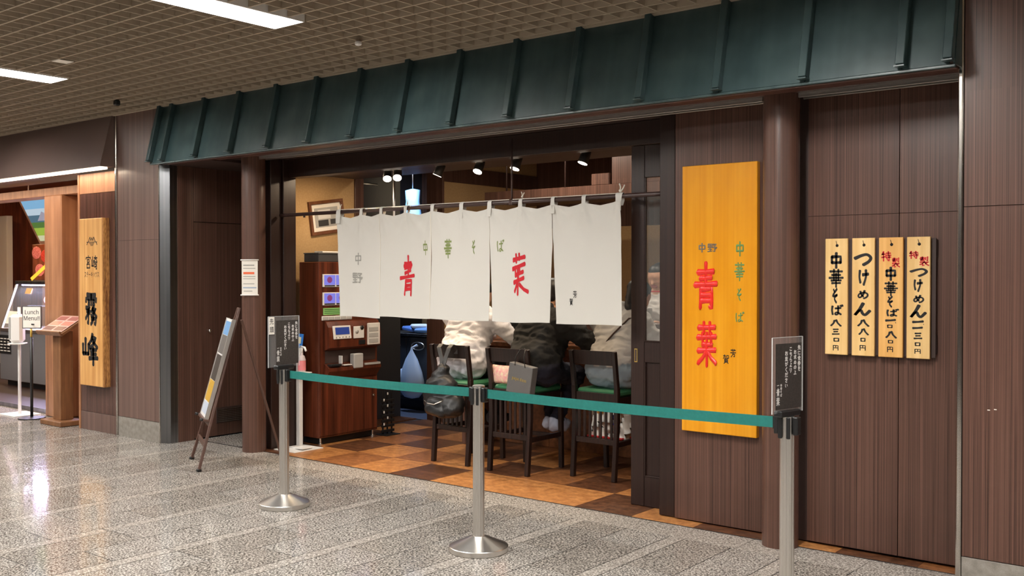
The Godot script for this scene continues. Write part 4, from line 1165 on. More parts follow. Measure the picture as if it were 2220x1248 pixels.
	wput("hook_wire", hk, M.steel, hb)
	var pn := thing("steel_pan", Vector3(-8.1, 2.08, -8.62), "grey steel pan standing on the high kitchen shelf", "pan")
	var pnm := mb(true)
	lathe(pnm, Vector3(-8.1, 2.082, -8.62), [Vector2(0, 0), Vector2(0.11, 0.0), Vector2(0.115, 0.12), Vector2(0.10, 0.16), Vector2(0.04, 0.19), Vector2(0, 0.195)], 22)
	wput("pot", pnm, M.steel_dark, pn)
	var kh := thing("kitchen_shelf", Vector3(-8.3, 2.05, -8.65), "steel shelf high in the back kitchen", "shelf")
	wput("board", bxm(Vector3(-9.39, 2.055, -8.85), Vector3(-7.53, 2.08, -8.45), 0.002), M.steel_dark, kh)

# -------------------------------------------------------------------- people: one skin per figure from a smooth field of tapered bones
func field(bones: Array, cell: float, k: float, pal: Array, vs: PackedVector3Array, cs: PackedColorArray, ids: PackedInt32Array, crease := 0.0) -> void:
	var lo := Vector3.ONE * 1e9
	var hi := Vector3.ONE * -1e9
	for b in bones:
		var r: float = maxf(b[2], b[3]) + k + cell * 2
		lo = lo.min((b[0] as Vector3).min(b[1]) - Vector3.ONE * r)
		hi = hi.max((b[0] as Vector3).max(b[1]) + Vector3.ONE * r)
	var nx := int((hi.x - lo.x) / cell) + 2
	var ny := int((hi.y - lo.y) / cell) + 2
	var nz := int((hi.z - lo.z) / cell) + 2
	var f := PackedFloat32Array()
	f.resize(nx * ny * nz)
	f.fill(1.0)
	var who := PackedByteArray()
	who.resize(nx * ny * nz)
	var near := PackedFloat32Array()
	near.resize(nx * ny * nz)
	near.fill(9.0)
	for b in bones:
		var a: Vector3 = b[0]
		var e: Vector3 = b[1]
		var ra: float = b[2]
		var rb: float = b[3]
		var r: float = maxf(ra, rb) + k + cell * 2
		var l := ((a.min(e) - Vector3.ONE * r - lo) / cell).floor()
		var h := ((a.max(e) + Vector3.ONE * r - lo) / cell).ceil()
		var ab := e - a
		var inv := 1.0 / maxf(ab.length_squared(), 1e-9)
		for ix in range(maxi(0, int(l.x)), mini(nx, int(h.x) + 1)):
			for iy in range(maxi(0, int(l.y)), mini(ny, int(h.y) + 1)):
				for iz in range(maxi(0, int(l.z)), mini(nz, int(h.z) + 1)):
					var p := lo + Vector3(ix, iy, iz) * cell
					var t := clampf((p - a).dot(ab) * inv, 0.0, 1.0)
					var d := p.distance_to(a + ab * t) - lerpf(ra, rb, t)
					var q := (ix * ny + iy) * nz + iz
					if d < near[q]:
						near[q] = d
						who[q] = b[4]
					var o := f[q]
					var m := maxf(k - absf(o - d), 0.0) / k
					f[q] = minf(o, d) - m * m * k * 0.25
	var nmap := {}
	var fold := FastNoiseLite.new()
	fold.seed = 7
	fold.frequency = 5.5
	fold.fractal_type = FastNoiseLite.FRACTAL_RIDGED
	fold.fractal_octaves = 2
	var base := vs.size()
	var off := [0, nz, ny * nz, ny * nz + nz, 1, nz + 1, ny * nz + 1, ny * nz + nz + 1]
	for ix in nx - 1:
		for iy in ny - 1:
			for iz in nz - 1:
				var q := (ix * ny + iy) * nz + iz
				var mask := 0
				for c in 8:
					if f[q + off[c]] < 0.0: mask |= 1 << c
				if mask == 0 or mask == 255: continue
				var sum := Vector3.ZERO
				var n := 0
				for ed in [[0, 1], [2, 3], [4, 5], [6, 7], [0, 2], [1, 3], [4, 6], [5, 7], [0, 4], [1, 5], [2, 6], [3, 7]]:
					var fa: float = f[q + off[ed[0]]]
					var fb: float = f[q + off[ed[1]]]
					if (fa < 0.0) == (fb < 0.0): continue
					var t := fa / (fa - fb)
					var pa := Vector3((ed[0] >> 1) & 1, ed[0] & 1, (ed[0] >> 2) & 1)
					var pb := Vector3((ed[1] >> 1) & 1, ed[1] & 1, (ed[1] >> 2) & 1)
					sum += pa.lerp(pb, t)
					n += 1
				var pos := lo + (Vector3(ix, iy, iz) + sum / n) * cell
				if crease > 0.0 and who[q] != 2:
					var g := Vector3(f[q + off[2]] - f[q] + f[q + off[7]] - f[q + off[5]], f[q + off[1]] - f[q] + f[q + off[7]] - f[q + off[6]], f[q + off[4]] - f[q] + f[q + off[7]] - f[q + off[3]])
					pos += g.normalized() * (fold.get_noise_3d(pos.x * 0.7 + pos.y * 0.8, pos.y * 1.6 - pos.x * 0.5, pos.z) + 0.35) * crease
				nmap[q] = vs.size()
				vs.append(pos)
				cs.append(pal[who[q]])
	for ix in range(1, nx - 1):
		for iy in range(1, ny - 1):
			for iz in range(1, nz - 1):
				var q := (ix * ny + iy) * nz + iz
				var s := f[q] < 0.0
				for ax in 3:
					var step: int = [ny * nz, nz, 1][ax]
					if (f[q + step] < 0.0) == s: continue
					var u: int = [nz, 1, ny * nz][ax]
					var v: int = [1, ny * nz, nz][ax]
					var quad4 := [q - u - v, q - v, q, q - u]
					var okq := true
					for w in quad4:
						if not nmap.has(w): okq = false
					if not okq: continue
					var a: int = nmap[quad4[0]]
					var b: int = nmap[quad4[1]]
					var c: int = nmap[quad4[2]]
					var d: int = nmap[quad4[3]]
					if s: ids.append_array([a, c, b, a, d, c])
					else: ids.append_array([a, b, c, a, c, d])

func skin(vs: PackedVector3Array, cs: PackedColorArray, ids: PackedInt32Array) -> ArrayMesh:
	var ns := PackedVector3Array()
	ns.resize(vs.size())
	for i in range(0, ids.size(), 3):
		var n := (vs[ids[i]] - vs[ids[i + 2]]).cross(vs[ids[i]] - vs[ids[i + 1]])
		for k in 3: ns[ids[i + k]] += n
	for i in ns.size(): ns[i] = ns[i].normalized()
	var arr := []
	arr.resize(Mesh.ARRAY_MAX)
	arr[Mesh.ARRAY_VERTEX] = vs
	arr[Mesh.ARRAY_NORMAL] = ns
	arr[Mesh.ARRAY_COLOR] = cs
	arr[Mesh.ARRAY_INDEX] = ids
	var m := ArrayMesh.new()
	m.add_surface_from_arrays(Mesh.PRIMITIVE_TRIANGLES, arr)
	return m

func hand_bones(w: Vector3, fwd: Vector3, up: Vector3, side: float, col: int) -> Array:
	var x := fwd.cross(up).normalized()
	var out := []
	for i in 4:
		var s := (i - 1.5) * 0.019
		var root := w + fwd * 0.085 + x * s
		out.append([w + x * s * 0.6, root, 0.014, 0.0115, col])
		var ln: float = [0.04, 0.046, 0.043, 0.033][i if side > 0 else 3 - i]
		var k1 := root + (fwd * 0.9 - up * 0.45).normalized() * ln
		var k2 := k1 + (fwd * 0.35 - up * 0.95).normalized() * ln * 0.8
		out.append([root, k1, 0.0095, 0.0088, col])
		out.append([k1, k2, 0.0086, 0.0076, col])
	var tr := w + x * 0.03 * -side + fwd * 0.03
	var t1 := tr + (fwd * 0.7 - x * side * 0.75 - up * 0.2).normalized() * 0.042
	out.append([w + fwd * 0.01, tr, 0.016, 0.013, col])
	out.append([tr, t1, 0.0125, 0.0105, col])
	out.append([t1, t1 + (fwd * 0.95 - up * 0.35).normalized() * 0.032, 0.010, 0.0085, col])
	return out

func head_bones(c: Vector3, fwd: Vector3, up: Vector3) -> Array:
	var x := fwd.cross(up).normalized()
	var at := func(a: float, b: float, d: float) -> Vector3: return c + x * a + up * b + fwd * d
	var o := [[at.call(0, 0.035, -0.03), at.call(0, 0.03, 0.03), 0.083, 0.076, 2], [at.call(0, -0.045, 0.035), at.call(0, -0.088, 0.058), 0.056, 0.03, 2],
		[at.call(0, 0.0, 0.098), at.call(0, -0.03, 0.112), 0.008, 0.013, 2], [at.call(-0.032, -0.03, 0.06), at.call(-0.03, -0.02, 0.066), 0.03, 0.028, 2], [at.call(0.032, -0.03, 0.06), at.call(0.03, -0.02, 0.066), 0.03, 0.028, 2],
		[at.call(-0.018, -0.062, 0.089), at.call(0.018, -0.062, 0.089), 0.008, 0.008, 5], [at.call(0, -0.06, -0.02), at.call(0, -0.14, -0.03), 0.05, 0.052, 2]]
	for s in [-1, 1]:
		o.append([at.call(s * 0.078, 0.012, -0.004), at.call(s * 0.080, -0.028, 0.004), 0.014, 0.010, 2])
		o.append([at.call(s * 0.04, 0.022, 0.082), at.call(s * 0.02, 0.024, 0.092), 0.008, 0.008, 2])
	return o

# seat: hip centre; all positions in the figure's own frame, facing -z
func make_person(called: String, label: String, at: Vector3, turn: float, pose: Dictionary, pal: Array, hair_long: float, hair_mat: Material, mask := false) -> Node3D:
	var t := thing(called, at, label, "person", "", turn)
	var hip: Vector3 = pose.hip
	var chest: Vector3 = pose.chest
	var neck: Vector3 = pose.neck
	var head: Vector3 = pose.head
	var b := []
	var w: float = pose.get("w", 1.0)
	b.append([hip + Vector3(-0.085, 0, 0), hip + Vector3(0.085, 0, 0), 0.135, 0.135, 0 if pose.has("long_top") else 1])
	b.append([hip + Vector3(-0.065, 0.07, 0), chest + Vector3(-0.09, -0.08, 0), 0.132 * w, 0.115 * w, 0])
	b.append([hip + Vector3(0.065, 0.07, 0), chest + Vector3(0.09, -0.08, 0), 0.132 * w, 0.115 * w, 0])
	b.append([chest + Vector3(-0.1, -0.02, 0), chest + Vector3(0.1, -0.02, 0), 0.115 * w, 0.115 * w, 0])
	b.append([chest + Vector3(-0.15 * w, 0.08, 0), chest + Vector3(0.15 * w, 0.08, 0), 0.072, 0.072, 0])
	b.append([chest + Vector3(0, 0.08, 0), neck, 0.085, 0.058, 0])
	b.append([neck, head + Vector3(0, -0.1, 0.0), 0.052, 0.05, 2])
	for s in [0, 1]:
		var sg := -1.0 if s == 0 else 1.0
		var sh := chest + Vector3(sg * 0.185 * w, 0.075, 0)
		var el: Vector3 = pose.elbow[s]
		var wr: Vector3 = pose.wrist[s]
		b.append([chest + Vector3(sg * 0.12, 0.07, 0), sh, 0.07, 0.066, 0])
		b.append([sh, el, 0.066 * w, 0.058 * w, 0])
		b.append([el, wr.lerp(el, 0.12), 0.057 * w, 0.042, 0])
		b.append([wr.lerp(el, 0.15), wr, 0.026, 0.024, 2])
		if pose.has("knee"):
			var kn: Vector3 = pose.knee[s]
			var an: Vector3 = pose.ankle[s]
			b.append([hip + Vector3(sg * 0.09, -0.02, -0.02), kn, 0.098, 0.066, 1])
			b.append([kn, an, 0.064, 0.042, 1])
			b.append([an + Vector3(0, -0.035, 0.035), an + Vector3(0, -0.045, -0.05), 0.042, 0.042, 3])
			b.append([an + Vector3(0, -0.045, -0.05), an + Vector3(0, -0.055, -0.15), 0.042, 0.033, 3])
		elif pose.has("stand"):
			b.append([hip + Vector3(sg * 0.09, -0.02, 0), Vector3(sg * 0.1, 0.5, hip.z), 0.092, 0.062, 1])
			b.append([Vector3(sg * 0.1, 0.5, hip.z), Vector3(sg * 0.1, 0.09, hip.z + 0.02), 0.06, 0.042, 1])
			b.append([Vector3(sg * 0.1, 0.045, hip.z + 0.05), Vector3(sg * 0.11, 0.04, hip.z - 0.14), 0.042, 0.036, 3])
	var vs := PackedVector3Array()
	var cs := PackedColorArray()
	var ids := PackedInt32Array()
	field(b, 0.0135, 0.045, pal, vs, cs, ids, 0.017)
	field(head_bones(head, pose.look, pose.up), 0.0085, 0.022, pal, vs, cs, ids)
	for s in [0, 1]:
		var d: Vector3 = (pose.wrist[s] - pose.elbow[s]).normalized()
		var up := Vector3.UP - d * d.y
		field(hand_bones(pose.wrist[s], d, up.normalized(), 1.0 if s == 0 else -1.0, 2), 0.005, 0.010, pal, vs, cs, ids)
	inst("body", skin(vs, cs, ids), M.vcol, t)
	# hair as its own part
	var hv := PackedVector3Array()
	var hc := PackedColorArray()
	var hi := PackedInt32Array()
	var fw: Vector3 = pose.look
	var u: Vector3 = pose.up
	var x := fw.cross(u).normalized()
	var hb := [[head + u * 0.05 - fw * 0.035, head + u * 0.062 + fw * 0.028, 0.085, 0.066, 0], [head - fw * 0.055 + u * 0.03, head - fw * 0.055 - u * 0.045, 0.074, 0.058, 0]]
	for s in [-1, 1]: hb.append([head + x * s * 0.056 + u * 0.05, head + x * s * 0.064 - u * 0.0 - fw * 0.03, 0.034, 0.026, 0])
	if hair_long > 0.0: hb.append([head - fw * 0.06 - u * 0.03, head - fw * 0.075 - u * (0.08 + hair_long), 0.062, 0.045, 0])
	field(hb, 0.011, 0.03, [Color.WHITE], hv, hc, hi, 0.003)
	inst("hair", skin(hv, hc, hi), hair_mat, t)
	for s in [-1, 1]:
		var es := mb(true)
		ball(es, head + x * s * 0.031 + u * 0.006 + fw * 0.0845, Vector3(0.011, 0.007, 0.011), 10, 6)
		var ey := put("eye", es, M.white, t)
		var ps := mb(true)
		ball(ps, head + x * s * 0.031 + u * 0.006 + fw * 0.0925, Vector3(0.0055, 0.0055, 0.0042), 8, 6)
		put("iris", ps, M.ink, ey)
	if mask:
		var mv := PackedVector3Array()
		var mc := PackedColorArray()
		var mi := PackedInt32Array()
		field([[head + fw * 0.075 - u * 0.035, head + fw * 0.07 - u * 0.075, 0.05, 0.042, 0], [head + fw * 0.1 - u * 0.02, head + fw * 0.108 - u * 0.05, 0.017, 0.02, 0]], 0.009, 0.02, [Color.WHITE], mv, mc, mi)
		inst("face_mask", skin(mv, mc, mi), M.white, t)
	return t

func lin(r: int, g: int, b: int) -> Color:
	return rgb(r, g, b).srgb_to_linear()

func make_stool(at: Vector3, label: String) -> Node3D:
	var t := thing("counter_chair", at, label, "chair", "dark counter chairs with green cushions")
	for s in [-1, 1]:
		var bl := mb()
		beam(bl, Vector3(s * 0.192, 0.0, 0.03), Vector3(s * 0.195, 0.45, -0.004), 0.036, 0.04, Vector3.RIGHT, 0.004)
		beam(bl, Vector3(s * 0.195, 0.44, -0.004), Vector3(s * 0.198, 0.72, 0.0), 0.037, 0.042, Vector3.RIGHT, 0.004)
		beam(bl, Vector3(s * 0.198, 0.70, -0.001), Vector3(s * 0.2, 1.0, 0.045), 0.034, 0.036, Vector3.RIGHT, 0.004)
		put("leg", bl, M.chair, t)
		var f := mb()
		beam(f, Vector3(s * 0.185, 0.0, -0.44), Vector3(s * 0.19, 0.63, -0.42), 0.036, 0.038, Vector3.RIGHT, 0.004)
		put("leg", f, M.chair, t)
		var sr := mb()
		lohi(sr, Vector3(s * 0.19 - 0.011, 0.26, -0.41), Vector3(s * 0.19 + 0.011, 0.30, -0.02), 0.003)
		put("stretcher", sr, M.chair, t)
		var ap := mb()
		lohi(ap, Vector3(s * 0.19 - 0.012, 0.575, -0.41), Vector3(s * 0.19 + 0.012, 0.64, -0.02), 0.003)
		put("side_rail", ap, M.chair, t)
	put("rear_rail", bxm(Vector3(-0.178, 0.60, -0.02), Vector3(0.178, 0.67, 0.008), 0.003), M.chair, t)
	put("front_rail", bxm(Vector3(-0.17, 0.575, -0.435), Vector3(0.17, 0.64, -0.41), 0.003), M.chair, t)
	put("stretcher", bxm(Vector3(-0.175, 0.275, -0.012), Vector3(0.175, 0.318, 0.016), 0.003), M.chair, t)
	put("foot_rest", bxm(Vector3(-0.168, 0.24, -0.445), Vector3(0.168, 0.275, -0.415), 0.003), M.chair, t)
	for i in 7:
		var x := -0.15 + i * 0.05
		put("slat", bxm(Vector3(x - 0.0105, 0.318, -0.004), Vector3(x + 0.0105, 0.60, 0.008), 0.002), M.chair, t)
	var tr := mb()
	var arc := func(u: float, v: float) -> Vector3:
		return Vector3(lerpf(-0.182, 0.182, u), lerpf(0.89, 1.0, v), 0.03 + 0.015 * v + 0.012 * sin(u * PI))
	sheet(tr, arc, 10, 2, Vector3(0, 0, -0.02))
	put("back_rail", tr, M.chair, t)
	var cu := mb()
	box(cu, Vector3(0, 0.668, -0.225), Vector3(0.40, 0.055, 0.40), 0.018)
	put("cushion", cu, M.cushion, t)
	return t

func build_stools_people() -> void:
	make_stool(Vector3(-5.63, 0.004, -6.24), "dark counter chair with a black backpack hung on its back")
	make_stool(Vector3(-4.99, 0.004, -6.22), "dark counter chair with a grey paper bag and small cushion")
	make_stool(Vector3(-4.335, 0.004, -6.46), "dark counter chair beside the sliding door, white shopping bag under it")
	# palettes: top, trousers, skin, shoes, spare, lips
	var skin_c := lin(206, 158, 128)
	var lips := lin(170, 100, 92)
	var sit := {"hip": Vector3(0, 0.84, -0.2), "chest": Vector3(0, 1.15, -0.30), "neck": Vector3(0, 1.30, -0.36), "head": Vector3(0, 1.42, -0.46), "look": Vector3(0, -0.5, -0.866), "up": Vector3(0, 0.866, -0.5),
		"elbow": [Vector3(-0.30, 1.045, -0.55), Vector3(0.30, 1.045, -0.50)], "wrist": [Vector3(-0.16, 1.05, -0.74), Vector3(0.14, 1.05, -0.72)],
		"knee": [Vector3(-0.12, 0.76, -0.60), Vector3(0.12, 0.76, -0.60)], "ankle": [Vector3(-0.1, 0.37, -0.52), Vector3(0.1, 0.37, -0.52)]}
	var a := sit.duplicate(true)
	a.elbow = [Vector3(-0.27, 1.05, -0.60), Vector3(0.37, 1.06, -0.48)]
	a.wrist = [Vector3(-0.12, 1.06, -0.76), Vector3(0.16, 1.06, -0.66)]
	a.w = 1.06
	a.long_top = true
	make_person("person", "person in a loose white shirt eating at the counter, leftmost of the three", Vector3(-5.70, 0.0, -6.24), 0.0, a, [lin(228, 228, 236), lin(22, 22, 26), skin_c, lin(60, 60, 64), skin_c, lips], 0.0, M.hairmat)
	var b := sit.duplicate(true)
	b.w = 1.16
	b.elbow = [Vector3(-0.29, 1.06, -0.52), Vector3(0.40, 1.02, -0.44)]
	b.wrist = [Vector3(-0.13, 1.06, -0.72), Vector3(0.24, 1.07, -0.68)]
	b.ankle = [Vector3(-0.1, 0.38, -0.56), Vector3(0.0, 0.38, -0.50)]
	make_person("person", "person in a black sweater seated at the counter, middle of the three", Vector3(-4.90, 0.0, -6.22), 0.0, b, [lin(22, 22, 24), lin(26, 28, 40), skin_c, lin(190, 196, 214), skin_c, lips], 0.0, M.hairmat)
	var c := sit.duplicate(true)
	c.elbow = [Vector3(-0.24, 1.05, -0.50), Vector3(0.33, 1.0, -0.40)]
	c.wrist = [Vector3(-0.10, 1.08, -0.68), Vector3(0.2, 1.06, -0.62)]
	c.head = Vector3(0.10, 1.42, -0.42)
	c.w = 1.04
	var cg := make_person("person", "person in a grey sweater and light jeans with a shoulder strap", Vector3(-4.30, 0.0, -6.46), 0.0, c, [lin(206, 204, 200), lin(150, 166, 178), skin_c, lin(210, 208, 206), skin_c, lips], 0.05, M.hairmat, true)
	var sp := mb(true)
	tube(sp, [Vector3(0.20, 1.255, -0.30), Vector3(0.14, 1.25, -0.205), Vector3(0.03, 1.13, -0.155), Vector3(-0.08, 1.0, -0.125), Vector3(-0.175, 0.88, -0.13)], 0.007, 6)
	put("shoulder_strap", sp, plain(rgb(70, 46, 36), 0.5), cg)
	var stf := {"hip": Vector3(0, 0.95, 0.0), "chest": Vector3(0, 1.28, -0.02), "neck": Vector3(0, 1.43, -0.03), "head": Vector3(0, 1.56, -0.06), "look": Vector3(0, -0.2, -0.98), "up": Vector3(0, 0.98, -0.2), "stand": true,
		"elbow": [Vector3(-0.27, 1.06, -0.06), Vector3(0.27, 1.06, -0.06)], "wrist": [Vector3(-0.16, 1.14, -0.22), Vector3(0.16, 1.14, -0.22)]}
	make_person("person", "person working behind the counter, seen through the door glass", Vector3(-4.62, 0.0, -7.96), PI, stf, [lin(214, 212, 208), lin(40, 40, 44), skin_c, lin(30, 30, 30), skin_c, lips], 0.0, M.hairmat)

	# ---- backpack hung on the left chair
	var bp := thing("backpack", Vector3(-5.62, 0.41, -6.13), "black leather backpack hanging from a chair back", "backpack")
	var o := Vector3(-5.61, 0, -6.095)
	var bs := PackedVector3Array()
	var bc := PackedColorArray()
	var bi := PackedInt32Array()
	field([[o + Vector3(-0.10, 0.56, 0), o + Vector3(0.12, 0.52, 0), 0.09, 0.085, 0], [o + Vector3(-0.07, 0.66, 0), o + Vector3(0.05, 0.66, 0), 0.085, 0.08, 0], [o + Vector3(-0.02, 0.75, -0.01), o + Vector3(0.0, 0.80, -0.01), 0.07, 0.045, 0], [o + Vector3(0.0, 0.50, 0.03), o + Vector3(0.12, 0.49, 0.03), 0.075, 0.07, 0]], 0.014, 0.05, [Color.WHITE], bs, bc, bi, 0.012)
	inst("main_bag", skin(bs, bc, bi), M.leather, bp, -bp.position)
	var fs := PackedVector3Array()
	var fc := PackedColorArray()
	var fi := PackedInt32Array()
	field([[o + Vector3(-0.06, 0.49, 0.075), o + Vector3(0.07, 0.47, 0.08), 0.055, 0.05, 0], [o + Vector3(-0.05, 0.55, 0.075), o + Vector3(0.06, 0.54, 0.075), 0.04, 0.04, 0]], 0.012, 0.04, [Color.WHITE], fs, fc, fi, 0.006)
	inst("front_pocket", skin(fs, fc, fi), M.leather, bp, -bp.position)
	var zp := mb(true)
	tube(zp, [o + Vector3(-0.115, 0.55, 0.10), o + Vector3(-0.06, 0.535, 0.125), o + Vector3(0.02, 0.53, 0.13), o + Vector3(0.09, 0.56, 0.115)], 0.004, 6)
	wput("zip", zp, M.steel, bp)
	for e in [[-0.05, -0.015], [0.045, 0.02]]:
		var ss := mb()
		var pts := [o + Vector3(e[1] * 0.4, 0.83, 0.0), o + Vector3(e[0] * 0.5, 0.90, -0.012), o + Vector3(e[0] * 1.2, 0.985, -0.02), o + Vector3(e[0] * 1.25, 1.013, -0.055), o + Vector3(e[0] * 1.2, 1.0, -0.10), o + Vector3(e[0] * 1.2, 0.93, -0.105)]
		var stp := func(u: float, v: float) -> Vector3:
			var q := v * (pts.size() - 1)
			var k := mini(int(q), pts.size() - 2)
			return (pts[k] as Vector3).lerp(pts[k + 1], q - k) + Vector3((u - 0.5) * 0.042, 0, 0)
		sheet(ss, stp, 2, 20, Vector3(0, 0.002, 0.006))
		wput("strap", ss, plain(rgb(74, 74, 74), 0.6), bp)
	var hn := mb(true)
	ball(hn, o + Vector3(-0.01, 0.84, 0.005), Vector3(0.022, 0.016, 0.018), 10, 8)
	wput("strap_knot", hn, M.leather, bp)
	for e in [Vector3(0.045, 0.665, 0.085), Vector3(-0.115, 0.65, 0.075)]:
		wput("buckle", bxm(o + e - Vector3(0.018, 0.006, 0.004), o + e + Vector3(0.018, 0.006, 0.004), 0.003), M.steel, bp)

	# ---- grey paper carrier hung on the middle chair, cushion on its seat
	var pb := thing("paper_carrier_bag", Vector3(-4.81, 0.66, -6.13), "dark grey paper carrier bag with gold script on the middle chair", "bag")
	var gm := plain(rgb(92, 90, 88), 0.75)
	var bst := mb()
	var tl := Basis(Vector3(0, 0, 1), deg_to_rad(-9))
	box(bst, Vector3(-4.80, 0.775, -6.125), Vector3(0.235, 0.235, 0.07), 0.004, tl)
	wput("bag_body", bst, gm, pb)
	var hst := mb(true)
	tube(hst, [Vector3(-4.84, 0.885, -6.088), Vector3(-4.835, 0.95, -6.09), Vector3(-4.825, 1.005, -6.135), Vector3(-4.80, 1.015, -6.16), Vector3(-4.775, 1.005, -6.135), Vector3(-4.755, 0.95, -6.09), Vector3(-4.74, 0.87, -6.088)], 0.003, 6)
	wput("rope_handle", hst, M.black, pb)
	var tmsh := TextMesh.new()
	var sf := SystemFont.new()
	sf.font_names = PackedStringArray(["Droid Serif"])
	tmsh.font = sf
	tmsh.font_size = 32
	tmsh.pixel_size = 0.00095
	tmsh.depth = 0.0006
	tmsh.text = "papa dum"
	var tx := inst("gold_script", tmsh, M.gold, pb, Vector3(-4.80, 0.778, -6.0886) - pb.position)
	tx.rotation.z = deg_to_rad(-9)
	var cu := thing("small_cushion", Vector3(-5.085, 0.7, -6.248), "small square cushion with pink and yellow flower print on middle chair", "cushion")
	var ctex := mix_tex(128, 128, rgb(242, 238, 196), rgb(228, 140, 152), [noise_bytes(128, 128, 0.02, 201), noise_bytes(128, 128, 0.05, 202)], [0.6, 0.4], 1.5)
	var cs2 := mb(true)
	var puff := func(u: float, v: float, s: float) -> Vector3:
		var e := sin(u * PI) * sin(v * PI)
		return Vector3(-5.085 + (u - 0.5) * 0.25 * (1.0 - 0.06 * sin(v * PI)), 0.785 + (v - 0.5) * 0.155 * (1.0 - 0.06 * sin(u * PI)), -6.248 + s * 0.036 * sqrt(maxf(e, 0.0)))
	for i in 12:
		for j in 10:
			for s in [-1.0, 1.0]:
				var q := []
				for d in [[0, 0], [1, 0], [1, 1], [0, 1]]: q.append(puff.call((i + d[0]) / 12.0, (j + d[1]) / 10.0, s))
				quad(cs2, q[0], q[1], q[2], q[3], Vector3(-5.085, 0.785, -6.248))
	wput("cover", cs2, textured(ctex, 0.9, Vector3(7, 7, 7)), cu)

	# ---- white shopping bag with red base on the foot rest of the right chair
	var sb := thing("shopping_bag", Vector3(-4.33, 0.285, -6.62), "white printed shopping bag with red bottom under the right chair", "bag")
	var sbm := mb()
	var wob := func(u: float, v: float) -> Vector3:
		var an := u * TAU
		var rr := 1.0 + 0.06 * sin(an * 3.0 + v * 6.0) - 0.12 * v * v
		return Vector3(-4.32 + 0.165 * rr * signf(cos(an)) * pow(absf(cos(an)), 0.6), 0.307 + v * 0.255, -6.66 + 0.10 * rr * signf(sin(an)) * pow(absf(sin(an)), 0.6))
	sheet(sbm, wob, 28, 6, Vector3(0, 0.001, 0))
	wput("bag_body", sbm, M.paper, sb)
	wput("red_bottom", bxm(Vector3(-4.485, 0.305, -6.765), Vector3(-4.155, 0.322, -6.555), 0.01), plain(rgb(196, 40, 44), 0.5), sb)
	var marks := [[-4.24, 0.47, 0.05, 0.03, rgb(40, 40, 90)], [-4.25, 0.42, 0.06, 0.012, rgb(70, 60, 130)], [-4.22, 0.37, 0.045, 0.045, rgb(150, 154, 160)], [-4.38, 0.5, 0.05, 0.05, rgb(220, 150, 60)], [-4.44, 0.52, 0.03, 0.03, rgb(200, 60, 60)]]
	for mk in marks:
		wput("printed_mark", bxm(Vector3(mk[0], mk[1], -6.566), Vector3(mk[0] + mk[2], mk[1] + mk[3], -6.548), 0.001), plain(mk[4], 0.6), sb)

# -------------------------------------------------------------------- queue barrier and easel on the concourse
func make_stanchion(x: float, label: String) -> Node3D:
	var t := thing("queue_post", Vector3(x, 0, -4.37), label, "barrier post", "steel queue posts in front of the shop")
	var b := mb(true)
	lathe(b, Vector3.ZERO, [Vector2(0, 0), Vector2(0.168, 0.0), Vector2(0.172, 0.004), Vector2(0.172, 0.03), Vector2(0.169, 0.033), Vector2(0.04, 0.088), Vector2(0.0, 0.088)], 48)
	put("base", b, M.steel, t)
	var p := mb()
	var n := 48
	var poly := []
	for i in n:
		var g := 0.0335 - (0.0028 if i % 6 in [2, 3] else 0.0)
		poly.append(Vector2(cos(TAU * i / n), sin(TAU * i / n)) * g)
	prism(p, poly, Vector3(0, 0.085, 0), Vector3.RIGHT, Vector3(0, 0, 1), Vector3(0, 0.86, 0))
	put("tube", p, M.steel, t)
	return t

func head_parts(t: Node3D, cap: bool) -> void:
	for s in [-1, 1]:
		put("belt_socket", bxm(Vector3(s * 0.046 - 0.012, 0.862, -0.022), Vector3(s * 0.046 + 0.012, 0.945, 0.022), 0.004), M.black, t)
	for s in [-1, 1]:
		put("socket_tongue", bxm(Vector3(s * 0.02 - 0.010, 0.845, 0.0325), Vector3(s * 0.02 + 0.010, 0.944, 0.040), 0.003), M.black, t)
	if cap:
		var c := mb(true)
		lathe(c, Vector3(0, 0.945, 0), [Vector2(0.036, 0), Vector2(0.037, 0.003), Vector2(0.036, 0.010), Vector2(0.030, 0.013), Vector2(0, 0.013)], 28)
		put("top_cap", c, M.steel, t)

